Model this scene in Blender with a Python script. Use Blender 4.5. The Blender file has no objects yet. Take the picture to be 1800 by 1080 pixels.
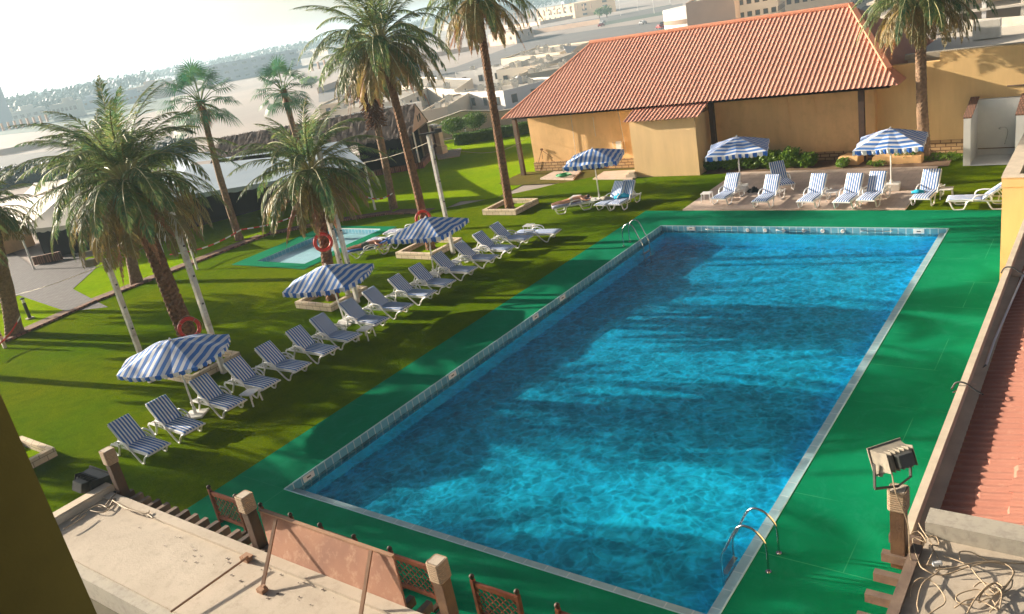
import bpy, math, random
from mathutils import Vector, Matrix, noise
R = math.radians
C = bpy.context.scene.collection
scn = bpy.context.scene

# ---------------------------------------------------------------- camera
CR = ((0.80191067, -0.06785398, 0.59357824), (0.57104907, 0.37910192, -0.72813782), (-0.1756196, 0.92286379, 0.34275383))
FPX = 1443.4
CAM = Vector((15.3264, -9.2997, 9.545))
cd = bpy.data.cameras.new('camera'); cam = bpy.data.objects.new('camera', cd); C.objects.link(cam)
cd.sensor_width = 36; cd.lens = FPX / 1800 * 36; cd.clip_start = 0.05; cd.clip_end = 9000
M = Matrix(CR).to_4x4(); M.translation = CAM; cam.matrix_world = M
scn.camera = cam

def at(px, py, z=0.0):
    """world point seen at photo pixel px,py lying at height z"""
    q = Matrix(CR) @ Vector((px - 900, -(py - 540), -FPX))
    t = (CAM.z - z) / -q.z
    return Vector((CAM.x + q.x * t, CAM.y + q.y * t, z))

def height(b, px, py):
    """height of the point seen at px,py straight above ground point b"""
    q = Matrix(CR) @ Vector((px - 900, -(py - 540), -FPX))
    d = Vector((b.x - CAM.x, b.y - CAM.y))
    k = (d.x * q.x + d.y * q.y) / (q.x * q.x + q.y * q.y)
    return CAM.z + q.z * k

def atY(px, py, y):
    q = Matrix(CR) @ Vector((px - 900, -(py - 540), -FPX)); t_ = (y - CAM.y) / q.y; return CAM + q * t_
FZ = -7.5          # the town lies well below the garden plateau
def far(px, py, h=0.0): return at(px, py, FZ + h)

# ---------------------------------------------------------------- sky, sun, exposure
SUN_AZ, SUN_EL = 190.0, 17.5         # azimuth counted from +x towards +y
w = bpy.data.worlds.new('World'); scn.world = w; w.use_nodes = True
nt = w.node_tree; bg = nt.nodes['Background']
sky = nt.nodes.new('ShaderNodeTexSky'); sky.sky_type = 'NISHITA'; sky.sun_disc = False
sky.sun_elevation = R(SUN_EL); sky.sun_rotation = R(90 - SUN_AZ)
sky.air_density = 1.0; sky.dust_density = 1.6; sky.ozone_density = 1.5; sky.altitude = 0
hs = nt.nodes.new('ShaderNodeHueSaturation'); hs.inputs['Saturation'].default_value = .7; hs.inputs['Value'].default_value = 0.108; nt.links.new(sky.outputs[0], hs.inputs['Color'])
gm = nt.nodes.new('ShaderNodeGamma'); gm.inputs[1].default_value = 1.9; nt.links.new(hs.outputs[0], gm.inputs[0])
h2 = nt.nodes.new('ShaderNodeHueSaturation'); h2.inputs['Value'].default_value = 10.8; h2.inputs['Saturation'].default_value = .6; nt.links.new(gm.outputs[0], h2.inputs['Color']); hs = h2
nt.links.new(hs.outputs[0], bg.inputs[0]); bg.inputs[1].default_value = 0.08
ld = bpy.data.lights.new('sun', 'SUN'); ld.energy = 5.0; ld.angle = R(0.5); ld.color = (1.0, 0.86, 0.68)
sun = bpy.data.objects.new('sun', ld); C.objects.link(sun)
sd = Vector((math.cos(R(SUN_AZ)) * math.cos(R(SUN_EL)), math.sin(R(SUN_AZ)) * math.cos(R(SUN_EL)), math.sin(R(SUN_EL))))
sun.rotation_euler = sd.to_track_quat('Z', 'Y').to_euler(); sun.location = (0, 0, 40)
vs = scn.view_settings; vs.view_transform = 'Standard'; vs.look = 'None'; vs.gamma = 1.0
vs.exposure = 1.25
cy = scn.cycles
HAZE = 0.00045
cy.max_bounces = 8; cy.transparent_max_bounces = 12; cy.volume_bounces = 0
cy.caustics_reflective = False; cy.caustics_refractive = False

# ---------------------------------------------------------------- materials
def col(h):
    v = [int(h[i:i + 2], 16) / 255 for i in (0, 2, 4)]
    return tuple((c / 12.92 if c <= 0.04045 else ((c + 0.055) / 1.055) ** 2.4) for c in v) + (1,)
def c4(c):
    return col(c) if isinstance(c, str) else (tuple(c) + (1,))[:4]
MATS = {}
class NT:
    def __init__(s, name):
        s.m = bpy.data.materials.new(name); s.m.use_nodes = True; s.t = s.m.node_tree
        s.b = s.t.nodes['Principled BSDF']; MATS[name] = s.m
        tc = s.t.nodes.new('ShaderNodeTexCoord'); s.co = tc.outputs['Object']; s.tc = tc
    def n(s, typ, **kw):
        nd = s.t.nodes.new(typ)
        for k, v in kw.items():
            if k.startswith('i_'):
                key = k[2:]; key = int(key) if key.isdigit() else key.replace('_', ' ')
                if hasattr(v, 'links') or hasattr(v, 'is_linked'): s.t.links.new(v, nd.inputs[key])
                else: nd.inputs[key].default_value = v
            else: setattr(nd, k, v)
        return nd
    def link(s, a, b): s.t.links.new(a, b)
    def noise(s, scale, detail=4, rough=.55, vec=None, dist=0.0):
        return s.n('ShaderNodeTexNoise', i_Vector=vec or s.co, i_Scale=scale, i_Detail=detail, i_Roughness=rough, i_Distortion=dist).outputs['Fac']
    def mapr(s, v, a, b, c=0.0, d=1.0):
        return s.n('ShaderNodeMapRange', i_Value=v, i_1=a, i_2=b, i_3=c, i_4=d).outputs[0]
    def mix(s, f, a, b):
        nd = s.t.nodes.new('ShaderNodeMix'); nd.data_type = 'RGBA'
        for v, i in ((f, 0), (a, 6), (b, 7)):
            if hasattr(v, 'is_linked'): s.link(v, nd.inputs[i])
            else: nd.inputs[i].default_value = v if i == 0 else c4(v)
        return nd.outputs[2]
    def bump(s, h, strength=.4, dist=.02):
        bn = s.n('ShaderNodeBump', i_Height=h, i_Strength=strength, i_Distance=dist); return bn.outputs[0]
    def out(s, color=None, rough=None, normal=None, **kw):
        if color is not None:
            if hasattr(color, 'is_linked'): s.link(color, s.b.inputs['Base Color'])
            else: s.b.inputs['Base Color'].default_value = c4(color)
        if rough is not None:
            if hasattr(rough, 'is_linked'): s.link(rough, s.b.inputs['Roughness'])
            else: s.b.inputs['Roughness'].default_value = rough
        if normal is not None: s.link(normal, s.b.inputs['Normal'])
        for k, v in kw.items(): s.b.inputs[k.replace('_', ' ')].default_value = v
        return s.m

def mat(name, c1, c2=None, scale=4, rough=.75, bump=0.0, bscale=40, bdist=.01, metallic=0.0, c3=None, s3=20, streak=0.0, **kw):
    t = NT(name); c = c1
    if c2 is not None: c = t.mix(t.mapr(t.noise(scale, 6), .3, .7), c1, c2)
    if c3 is not None: c = t.mix(t.mapr(t.noise(s3, 5, .7), .5, .75), c, c3)
    if streak:      # rain streaks: noise stretched down the wall
        mp = t.n('ShaderNodeMapping', i_Vector=t.co); mp.inputs['Scale'].default_value = (1.1, 1.1, .20)
        m_ = t.n('ShaderNodeMix', data_type='RGBA', blend_type='MULTIPLY'); m_.inputs[0].default_value = 1.0
        if hasattr(c, 'is_linked'): t.link(c, m_.inputs[6])
        else: m_.inputs[6].default_value = c4(c)
        t.link(t.mapr(t.noise(1.0, 6, .7, vec=mp.outputs[0]), .35, .7, 1.06, 1 - streak), m_.inputs[7]); c = m_.outputs[2]
    nm = t.bump(t.noise(bscale, 5, .6), bump, bdist) if bump else None
    return t.out(c, rough, nm, Metallic=metallic, **kw)

mat('sand', (.40, .335, .29), (.27, .24, .22), .012, .95, c3=(.32, .28, .25), s3=.15)
mat('asphalt', (.13, .125, .125), (.17, .165, .16), .08, .9)
mat('far_scrub', (.05, .09, .07), (.10, .13, .10), .03, .95)
mat('midrib', (.34, .32, .14), None, rough=.6)
mat('white_paint', (.78, .77, .74), (.70, .68, .65), 6, .45, .1, 60)
mat('white_plastic', (.80, .80, .80), (.72, .72, .72), 9, .35)
mat('pole_paint', (.70, .68, .62), (.52, .48, .42), 3, .6, .3, 30, c3=(.30, .25, .2), s3=5)
mat('steel', (.62, .62, .62), None, rough=.18, metallic=1.0)
mat('dark_metal', (.035, .035, .035), (.06, .055, .05), 12, .5)
mat('lamp_black', (.015, .02, .018), (.03, .03, .03), 12, .38)
mat('lamp_grey', (.27, .24, .185), (.18, .16, .13), 12, .55)
mat('black', (.012, .012, .012), None, rough=.8)
mat('glass_dark', (.03, .05, .06), None, rough=.08)
mat('rope', (.38, .28, .18), (.27, .20, .13), 30, .9)
mat('cable', (.40, .30, .19), (.30, .23, .15), 20, .6)
mat('cable_thin', (.30, .26, .18), None, rough=.7)
mat('cable_black', (.02, .02, .02), None, rough=.5)
mat('wood_dark', (.075, .035, .018), (.035, .018, .010), 5, .6, .4, 60)
mat('wood_post', (.14, .075, .035), (.07, .035, .018), 4, .65, .5, 50)
mat('wood_weathered', (.20, .14, .10), (.12, .08, .06), 5, .85, .5, 60)
mat('wood_red', (.24, .065, .028), (.13, .035, .018), 6, .5, .3, 60)
mat('plywood', (.33, .155, .085), (.22, .10, .06), 1.6, .8, .25, 20, c3=(.42, .24, .15), s3=7)
mat('wood_strip', (.36, .20, .11), (.26, .14, .08), 5, .7)
mat('concrete_cream', (.50, .43, .34), (.42, .355, .275), 1.3, .9, .35, 25, c3=(.36, .30, .23), s3=6)
mat('concrete_grey', (.44, .40, .32), (.34, .31, .26), 1.5, .9, .35, 25, c3=(.27, .24, .2), s3=6)
mat('roof_shaded', (.13, .115, .075), (.085, .075, .05), 2.5, .95, .5, 12)  # shade lying on the lower roof is put into this dark brown
mat('kerb_stone', (.66, .56, .42), (.52, .43, .32), 3, .9, .4, 30)
mat('wall_ochre', (.80, .51, .235), (.74, .46, .21), .6, .92, .3, 60, c3=(.66, .41, .185), s3=1.7, streak=.12)
mat('wall_annex', (.80, .56, .29), (.74, .51, .265), .7, .92, .3, 60, streak=.10)
mat('wall_yellow', (.80, .55, .25), (.74, .50, .225), .6, .92, .25, 60, streak=.10)
mat('pillar_paint', (.21, .17, .035), (.17, .14, .03), 8, .9, .2, 160, .002)
mat('wall_white', (.62, .62, .60), (.52, .53, .52), 1.2, .85, .15, 30)
mat('villa_cream', (.70, .58, .42), (.62, .52, .38), .2, .9)
mat('villa_pale', (.62, .56, .46), (.55, .50, .42), .2, .9)
mat('villa_roof', (.42, .37, .30), (.34, .31, .26), .3, .95)
mat('villa_white', (.78, .76, .72), (.7, .68, .65), .2, .8)
mat('villa_pink', (.60, .44, .33), (.52, .38, .29), .2, .9)
mat('school_brown', (.52, .38, .24), (.46, .34, .22), .2, .9)
mat('school_blue', (.30, .33, .39), (.25, .29, .35), .1, .9)
mat('window_frame', (.24, .16, .10), None, rough=.7)
mat('window_glass', (.05, .06, .06), None, rough=.1)
mat('red_ring', (.62, .035, .02), (.5, .03, .02), 9, .4)
mat('red_tape', (.60, .03, .02), None, rough=.5)
mat('towel_blue', (.02, .42, .62), (.015, .33, .55), 10, .95, .4, 80)
mat('towel_navy', (.012, .08, .30), (.01, .06, .22), 10, .95, .4, 80)
mat('towel_stripe', (.55, .55, .60), (.10, .16, .34), 16, .95)
mat('skin_pale', (.62, .33, .22), (.55, .28, .18), 6, .55)
mat('skin_tan', (.45, .20, .12), (.40, .17, .10), 6, .55)
mat('hair_dark', (.018, .010, .007), (.03, .015, .01), 30, .6)
mat('shorts', (.03, .06, .07), (.12, .13, .10), 14, .9)
mat('bikini', (.45, .42, .36), None, rough=.9)
mat('soil', (.19, .115, .065), (.12, .075, .045), 3, .95, .6, 20)
mat('hose_green', (.01, .30, .10), None, rough=.4)
mat('thatch', (.125, .095, .080), (.06, .05, .05), 3, .95, .3, 30, c3=(.25, .18, .12), s3=14)
mat('thatch_straw', (.20, .14, .09), (.10, .075, .06), 4, .95)
mat('gable_pink', (.58, .42, .34), (.5, .36, .3), 1, .9)
mat('canvas_white', (.66, .60, .52), (.56, .52, .46), .8, .7, .2, 4)
mat('canvas_blue', (.30, .37, .43), (.26, .33, .40), .5, .6, .15, 3)
mat('stall_wall', (.24, .19, .12), (.18, .14, .09), 1, .9)
mat('trunk', (.26, .135, .065), (.09, .045, .024), 9, .95, 1.0, 14, .06)
mat('trunk_pale', (.30, .19, .115), (.14, .09, .055), 8, .95, .9, 14, .05)
mat('trunk_skirt', (.22, .095, .035), (.11, .05, .022), 10, .95, .8, 25, .03)
mat('car_white', (.75, .75, .75), None, rough=.3)
mat('car_red', (.30, .03, .03), None, rough=.3)
mat('car_dark', (.03, .03, .04), None, rough=.3)
mat('tyre', (.02, .02, .02), None, rough=.9)
mat('tile_pale', (.40, .60, .66), (.33, .54, .62), 3, .35)
mat('sign_white', (.80, .80, .78), None, rough=.4)
mat('ac_white', (.70, .67, .60), (.6, .57, .5), 4, .7)
mat('ledge_blue', (.22, .36, .38), (.16, .29, .33), 4, .5)

def leafmat(name, a, b, c, scale=1.5, trans=.25):
    t = NT(name)
    cc = t.mix(t.mapr(t.noise(scale, 4), .35, .65), a, b)
    cc = t.mix(t.mapr(t.noise(scale * 6, 3), .5, .8), cc, c)
    t.out(cc, .5)
    tr = t.n('ShaderNodeBsdfTranslucent'); t.link(cc, tr.inputs[0])
    mx = t.n('ShaderNodeMixShader', i_0=trans, i_1=t.b.outputs[0], i_2=tr.outputs[0])
    t.link(mx.outputs[0], t.t.nodes['Material Output'].inputs[0])
    return t.m
leafmat('palm_green', (.06, .15, .065), (.16, .21, .06), (.36, .28, .10), trans=.45)
leafmat('old_frond', (.17, .17, .06), (.32, .22, .07), (.44, .27, .10), 1.5, .4)
leafmat('palm_blue', (.045, .095, .050), (.030, .10, .075), (.12, .13, .05))
leafmat('fan_green', (.035, .17, .10), (.08, .20, .08), (.18, .22, .08), 2)
leafmat('dead_frond', (.46, .20, .09), (.30, .14, .07), (.52, .32, .15))
leafmat('hedge_leaf', (.05, .13, .015), (.10, .18, .02), (.17, .25, .03), 4)
leafmat('bush_leaf', (.09, .22, .02), (.20, .32, .03), (.34, .42, .06), 4, .35)
leafmat('far_leaf', (.012, .045, .040), (.02, .06, .045), (.03, .07, .05), .1, .1)

def grassmat(name, a, b, d, s1=.25, bs=.9):
    t = NT(name)
    c = t.mix(t.mapr(t.noise(s1, 5, .6), .3, .7), a, b)
    mp = t.n('ShaderNodeMapping', i_Vector=t.co); mp.inputs['Scale'].default_value = (1, 1, 1)
    c = t.mix(t.mapr(t.noise(2.2, 5, .7, dist=.5), .42, .75, 0, .55), c, d)
    c = t.mix(t.mapr(t.noise(22, 5, .8), .40, .70, 0, .75), c, d)
    h1 = t.noise(55, 4, .8); h2 = t.noise(7, 4, .7)
    h = t.n('ShaderNodeMath', operation='ADD', i_0=h1, i_1=h2).outputs[0]
    return t.out(c, 1.0, t.bump(h, bs, .08), Specular_IOR_Level=.0)
grassmat('grass', (.20, .37, .003), (.33, .43, .005), (.13, .25, .003))
grassmat('turf', (.085, .19, .002), (.19, .225, .003), (.050, .105, .002), .16)
grassmat('grass_dry', (.16, .14, .03), (.10, .12, .02), (.22, .16, .07), .6)

# green pool carpet with faint seams, scuffs and pale stains
t = NT('deck_green')
c = t.mix(t.mapr(t.noise(.35, 6, .65), .3, .7), (.0, .15, .072), (.002, .215, .10))
c = t.mix(t.mapr(t.noise(1.3, 6, .75, dist=1.2), .50, .85, 0, .7), c, (.015, .24, .14))
br = t.n('ShaderNodeTexBrick', i_Vector=t.co, i_Color1=(0, 0, 0, 1), i_Color2=(0, 0, 0, 1), i_Mortar=(1, 1, 1, 1), i_Scale=1.0)
br.inputs['Mortar Size'].default_value = .012; br.inputs['Brick Width'].default_value = 12.0; br.inputs['Row Height'].default_value = 1.9; br.inputs['Mortar Smooth'].default_value = .6
c = t.mix(t.n('ShaderNodeMath', operation='MULTIPLY', i_0=br.outputs[0], i_1=t.mapr(t.noise(.8, 3), .42, .6, 0.0, .45)).outputs[0], c, (.06, .34, .19))
t.out(c, 1.0, t.bump(t.noise(30, 4, .7), .35, .01), Specular_IOR_Level=.03)

def tilefloor(name, a, b, m, sx, sy, rot=0.0, rough=.5, mort=.02, coord=None, bstr=.3):
    t = NT(name)
    vec = t.co
    if coord == 'wall':    # x+y along the wall, z up
        sp = t.n('ShaderNodeSeparateXYZ', i_Vector=t.co)
        ad = t.n('ShaderNodeMath', operation='ADD', i_0=sp.outputs[0], i_1=sp.outputs[1])
        vec = t.n('ShaderNodeCombineXYZ', i_X=ad.outputs[0], i_Y=sp.outputs[2]).outputs[0]
    br = t.n('ShaderNodeTexBrick', i_Vector=vec, i_Color1=c4(a), i_Color2=c4(b), i_Mortar=c4(m), i_Scale=1.0)
    br.inputs['Mortar Size'].default_value = mort; br.inputs['Brick Width'].default_value = sx; br.inputs['Row Height'].default_value = sy
    if name.startswith('tile') or name.startswith('pool'): br.offset = 0.0
    nz = t.noise(2.2, 6, .7)
    c = t.n('ShaderNodeMix', data_type='RGBA', blend_type='MULTIPLY')
    c.inputs[0].default_value = 1.0; t.link(br.outputs[0], c.inputs[6])
    g = t.mapr(nz, .25, .75, .78, 1.1); t.link(g, c.inputs[7])
    inv = t.n('ShaderNodeMath', operation='SUBTRACT', i_0=1.0, i_1=br.outputs['Fac']).outputs[0]
    h = t.n('ShaderNodeMath', operation='MULTIPLY_ADD', i_0=nz, i_1=.6, i_2=inv).outputs[0]
    return t.out(c.outputs[2], rough, t.bump(h, bstr, .02))
tilefloor('terrace_tile', (.62, .49, .41), (.58, .46, .38), (.44, .34, .28), .45, .45, rough=.75, mort=.008)
tilefloor('pool_floor', (.015, .70, .97), (.01, .66, .96), (.01, .62, .93), .9, .9, mort=.03)
tilefloor('tile_band', (.10, .36, .50), (.14, .42, .55), (.45, .62, .68), .25, .25, mort=.015, coord='wall')
tilefloor('stone_base', (.62, .40, .19), (.50, .31, .14), (.20, .11, .05), .42, .16, mort=.022, coord='wall', rough=.9, bstr=.9)
tilefloor('kerb_block', (.66, .55, .40), (.58, .47, .34), (.30, .23, .16), .40, .17, mort=.012, coord='wall', rough=.9, bstr=.6)
tilefloor('path_paving', (.13, .125, .13), (.11, .105, .115), (.06, .06, .06), .3, .15, mort=.02, rough=.8)
tilefloor('brick_edging', (.34, .16, .10), (.24, .12, .08), (.10, .06, .04), .1, .22, mort=.02, rough=.9)

def roofmat(name, a, b, c3):
    t = NT(name)
    sp = t.n('ShaderNodeSeparateXYZ', i_Vector=t.co)
    c = t.mix(t.mapr(t.noise(.5, 6, .7), .3, .7), a, b)
    c = t.mix(t.mapr(t.noise(6, 5, .75), .55, .8, 0, .7), c, c3)
    return t.out(c, .82, t.bump(t.noise(50, 4, .6), .3, .01))
roofmat('terracotta', (.60, .305, .215), (.50, .24, .175), (.68, .42, .31))
roofmat('terracotta_cap', (.56, .23, .13), (.50, .20, .12), (.60, .32, .2))
roofmat('terracotta_near', (.42, .185, .125), (.33, .13, .09), (.52, .29, .20))

def stripemat(name, blue, white, n, axis='Y', rough=.8, off=.25):
    t = NT(name)
    sp = t.n('ShaderNodeSeparateXYZ', i_Vector=t.co)
    wv = t.n('ShaderNodeTexNoise', i_Vector=t.co, i_Scale=6.0)
    a = t.n('ShaderNodeMath', operation='MULTIPLY_ADD', i_0=sp.outputs[axis], i_1=n, i_2=off).outputs[0]
    f = t.n('ShaderNodeMath', operation='FRACT', i_0=a).outputs[0]
    g = t.mapr(f, .50, .53)
    c = t.mix(g, blue, white)
    g2 = t.mapr(f, .97, 1.0); c = t.mix(g2, c, blue)
    c = t.mix(t.mapr(t.noise(3, 5), .4, .8, 0, .25), c, (.35, .36, .42))
    return t.out(c, rough, t.bump(t.noise(25, 3), .25, .01))
stripemat('mattress_stripe', (.028, .15, .47), (.80, .84, .88), 11.2)
stripemat('canopy_stripe', (.045, .20, .60), (.74, .77, .82), 4.6)

# ---------------------------------------------------------------- mesh building
class MB:
    def __init__(s): s.v = []; s.f = []
    def add(s, vs, fs):
        o = len(s.v); s.v += [tuple(v) for v in vs]; s.f += [tuple(i + o for i in f) for f in fs]; return s
    def box(s, cx, cy, cz, sx, sy, sz, rz=0.0, rx=0.0, ry=0.0):
        m = Matrix.Rotation(rz, 3, 'Z') @ Matrix.Rotation(ry, 3, 'Y') @ Matrix.Rotation(rx, 3, 'X')
        vs = []
        for dz in (-.5, .5):
            for dx, dy in ((-.5, -.5), (.5, -.5), (.5, .5), (-.5, .5)):
                vs.append(m @ Vector((dx * sx, dy * sy, dz * sz)) + Vector((cx, cy, cz)))
        return s.add(vs, [(3, 2, 1, 0), (4, 5, 6, 7), (0, 1, 5, 4), (1, 2, 6, 5), (2, 3, 7, 6), (3, 0, 4, 7)])
    def bar(s, a, b, wx, wy, up=(0, 0, 1)):
        a = Vector(a); b = Vector(b); d = (b - a); L = d.length
        if L < 1e-6: return s
        d.normalize(); u = Vector(up)
        if abs(d.dot(u)) > .98: u = Vector((1, 0, 0))
        x = d.cross(u).normalized(); y = x.cross(d).normalized()
        vs = []
        for p in (a, b):
            for i, j in ((-.5, -.5), (.5, -.5), (.5, .5), (-.5, .5)): vs.append(p + x * i * wx + y * j * wy)
        return s.add(vs, [(0, 1, 2, 3), (7, 6, 5, 4), (0, 4, 5, 1), (1, 5, 6, 2), (2, 6, 7, 3), (3, 7, 4, 0)])
    def tube(s, pts, r, n=8, cap=True):
        pts = [Vector(p) for p in pts]
        rs = r if isinstance(r, (list, tuple)) else [r] * len(pts)
        o = len(s.v); px = None
        for i, p in enumerate(pts):
            a = pts[max(i - 1, 0)]; b = pts[min(i + 1, len(pts) - 1)]
            d = (b - a)
            if d.length < 1e-9: d = Vector((0, 0, 1))
            d.normalize()
            if px is None:
                px = d.orthogonal().normalized()
            else:
                px = (px - d * px.dot(d));
                px = px.normalized() if px.length > 1e-6 else d.orthogonal().normalized()
            py = d.cross(px)
            for k in range(n):
                th = 2 * math.pi * k / n
                s.v.append(tuple(p + (px * math.cos(th) + py * math.sin(th)) * rs[i]))
        for i in range(len(pts) - 1):
            for k in range(n):
                s.f.append((o + i * n + k, o + i * n + (k + 1) % n, o + (i + 1) * n + (k + 1) % n, o + (i + 1) * n + k))
        if cap:
            s.f.append(tuple(o + k for k in reversed(range(n)))); e = o + (len(pts) - 1) * n
            s.f.append(tuple(e + k for k in range(n)))
        return s
    def prism(s, poly, z0, z1):
        n = len(poly)
        vs = [(p[0], p[1], z0) for p in poly] + [(p[0], p[1], z1) for p in poly]
        fs = [tuple(reversed(range(n))), tuple(range(n, 2 * n))] + [(i, (i + 1) % n, n + (i + 1) % n, n + i) for i in range(n)]
        return s.add(vs, fs)
    def quad(s, *p): return s.add(p, [tuple(range(len(p)))])
    def build(s, name, m, parent=None, smooth=False, loc=None, bevel=0.0, auto=False):
        me = bpy.data.meshes.new(name); me.from_pydata(s.v, [], s.f); me.update()
        import bmesh
        bm = bmesh.new(); bm.from_mesh(me); bmesh.ops.recalc_face_normals(bm, faces=bm.faces)
        if bevel: bmesh.ops.bevel(bm, geom=[e for e in bm.edges], offset=bevel, segments=2, affect='EDGES', clamp_overlap=True)
        bm.to_mesh(me); bm.free()
        me.materials.append(MATS[m] if isinstance(m, str) else m)
        if smooth: me.polygons.foreach_set('use_smooth', [True] * len(me.polygons))
        o = bpy.data.objects.new(name, me); C.objects.link(o)
        if parent: o.parent = parent
        if loc is not None: o.location = loc
        return o

def rough_tri(name, vs, fs, m, parent=None, smooth=False):
    """fast path for big foliage meshes"""
    me = bpy.data.meshes.new(name); me.from_pydata(vs, [], fs); me.update()
    me.materials.append(MATS[m])
    if smooth: me.polygons.foreach_set('use_smooth', [True] * len(me.polygons))
    o = bpy.data.objects.new(name, me); C.objects.link(o)
    if parent: o.parent = parent
    return o

def thing(name, label, cat, loc=(0, 0, 0), rz=0.0, group=None):
    o = bpy.data.objects.new(name, None); C.objects.link(o); o.empty_display_size = .2
    o.location = loc; o.rotation_euler = (0, 0, rz); return tag(o, label, cat, group)
def tag(o, label, cat, group=None, kind=None):
    o['label'] = label; o['category'] = cat
    if group: o['group'] = group
    if kind: o['kind'] = kind
    return o
def struct(o): o['kind'] = 'structure'; return o
def dup(root, loc, rz, label, group=None):
    r = root.copy(); C.objects.link(r); r.location = loc; r.rotation_euler = (0, 0, rz); r['label'] = label
    if group: r['group'] = group
    def rec(src, dst):
        for ch in kids[src.name]:
            c = ch.copy(); C.objects.link(c); c.parent = dst; rec(ch, c)
    rec(root, r); return r
kids = {}
def index():
    kids.clear()
    for o in bpy.data.objects: kids[o.name] = []
    for o in bpy.data.objects:
        if o.parent: kids[o.parent.name].append(o)
def sheet(name, polys, z, m, th=None):
    b = MB()
    for p in polys: b.quad(*[(q[0], q[1], z) for q in p])
    return struct(b.build(name, m))
def rect(x0, y0, x1, y1): return [(x0, y0), (x1, y0), (x1, y1), (x0, y1)]

# ================================================================ ground and water
PL = [Vector((60, -60, 0)), Vector((60, 56, 0)), at(1000, 192), at(880, 198), at(750, 212), at(560, 226), at(330, 262), at(60, 300), at(-200, 340), Vector((-110, -60, 0))]
PL = [(min(p.x, 60), p.y) for p in PL]
b = MB()      # garden plateau: strips round the two pools, then a bank down to the town
for r_ in (rect(-20.0, -40, -18.8, 30), rect(-15.2, -40, 0.0, 30), rect(10.55, -40, 60, 30), rect(-18.8, -40, -15.2, 13.75), rect(-18.8, 18.9, -15.2, 30), rect(0, -40, 10.55, 0), rect(0, 20, 10.55, 30)):
    b.quad(*[(q[0], q[1], -.05) for q in r_])
b.quad(*[(q[0], q[1], -.05) for q in [(-20, 30), (-20, -40), (60, -40), (60, -60)][0:0] + [(60, 30), (60, 56), PL[2], PL[3], PL[4], PL[5], PL[6], PL[7], PL[8], (-110, -60), (-110, -40), (-20, -40), (-20, 30)]])
for k in range(len(PL)):
    p, q = PL[k], PL[(k + 1) % len(PL)]; cx_, cy_ = -20, 0
    o1 = (p[0] + (p[0] - cx_) * .06, p[1] + (p[1] - cy_) * .06); o2 = (q[0] + (q[0] - cx_) * .06, q[1] + (q[1] - cy_) * .06)
    b.quad((p[0], p[1], -.05), (q[0], q[1], -.05), (o2[0], o2[1], FZ - .3), (o1[0], o1[1], FZ - .3))
struct(b.build('ground', 'sand'))
b = MB(); b.quad((-2600, -300, FZ - .06), (1500, -300, FZ - .06), (1500, 2300, FZ - .06), (-2600, 2300, FZ - .06)); struct(b.build('desert_plain', 'sand'))
sheet('lawn', [[(-34, -8), (-20.0, -8), (-20.0, 47), (-34, 40)], [(-20.0, 19.4), (-14, 19.4), (-14, 50.5), (-20.0, 47)], [(-14, 24), (-12, 24.4), (-12, 51), (-14, 50.5)],
               [(-20.0, -8), (-14, -8), (-14, 13.1), (-20.0, 13.1)]], -.02, 'grass')
sheet('turf', [[(-23.3, -10), (-14.5, -10), (-14.5, 13.1), (-20.0, 13.1), (-22.9, 13.1), (-23.3, 9.5)], [(-14.5, -10), (-1.75, -10), (-1.75, 22.1), (-14.5, 22.1)],
               [(-14.5, 22.1), (-1.75, 22.1), (-1.75, 30.2), (-6.2, 30.2), (-8.7, 28.6), (-10.3, 26.4)], [(-1.75, 22.1), (0, 22.1), (0, 30.2), (-1.75, 30.2)],
               [(8.8, 22.1), (14, 22.1), (14, 30.6), (8.8, 30.6)], [(-22.9, 13.1), (-20.0, 13.1), (-20.0, 19.4), (-20.0, 20.0), (-22.9, 17.5)], [(-20.0, 19.4), (-14.5, 19.4), (-14.5, 21.7), (-17.0, 21.6), (-20.0, 20.0)]], -.008, 'turf')
sheet('worn_grass', [[(-14.0, 27.6), (-13.2, 27.0), (-9.4, 27.3), (-7.6, 28.9), (-6.2, 30.1), (-14, 30.1)]], -.003, 'grass_dry')
sheet('pool_deck', [rect(-1.75, -5.6, 0, 22.1), rect(10.55, -5.6, 13.9, 22.1), rect(0, -5.6, 10.55, 0), rect(0, 20, 10.55, 22.1)], 0.0, 'deck_green')
# deck round the small pool
sheet('small_pool_deck', [rect(-20.0, 13.1, -18.8, 19.4), rect(-15.2, 13.1, -14.5, 19.4), rect(-18.8, 13.1, -15.2, 13.75), rect(-18.8, 18.9, -15.2, 19.4)], .012, 'deck_green')
b = MB()

# pool shell: deck edge, vertical tile band, ledge, walls, sloping floor
X0, X1, Y0, Y1 = 0.0, 10.55, 0.0, 20.0
b = MB()
zl = -.16; zf0, zf1 = -.55, -.85      # the apparent floor: water makes a pool look this shallow
b.quad((X0 + .12, Y0 + .3, zf0), (X1 - .25, Y0 + .3, zf0), (X1 - .25, Y1 - .04, zf1), (X0 + .12, Y1 - .04, zf1))
struct(b.build('pool_floor', 'pool_floor'))
b = MB()
b.quad((X0 + .12, Y0 + .3, zf0), (X0 + .12, Y1 - .04, zf1), (X0 + .12, Y1 - .04, -.30), (X0 + .12, Y0 + .3, -.30))
b.quad((X1 - .25, Y0 + .3, zf0), (X1 - .25, Y1 - .04, zf1), (X1 - .25, Y1 - .04, zl), (X1 - .25, Y0 + .3, zl))
b.quad((X0 + .12, Y0 + .3, zf0), (X1 - .25, Y0 + .3, zf0), (X1 - .25, Y0 + .3, zl), (X0 + .12, Y0 + .3, zl))
b.quad((X0 + .12, Y1 - .04, zf1), (X1 - .25, Y1 - .04, zf1), (X1 - .25, Y1 - .04, -.28), (X0 + .12, Y1 - .04, -.28))
struct(b.build('pool_wall', 'pool_floor'))
b = MB()
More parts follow.
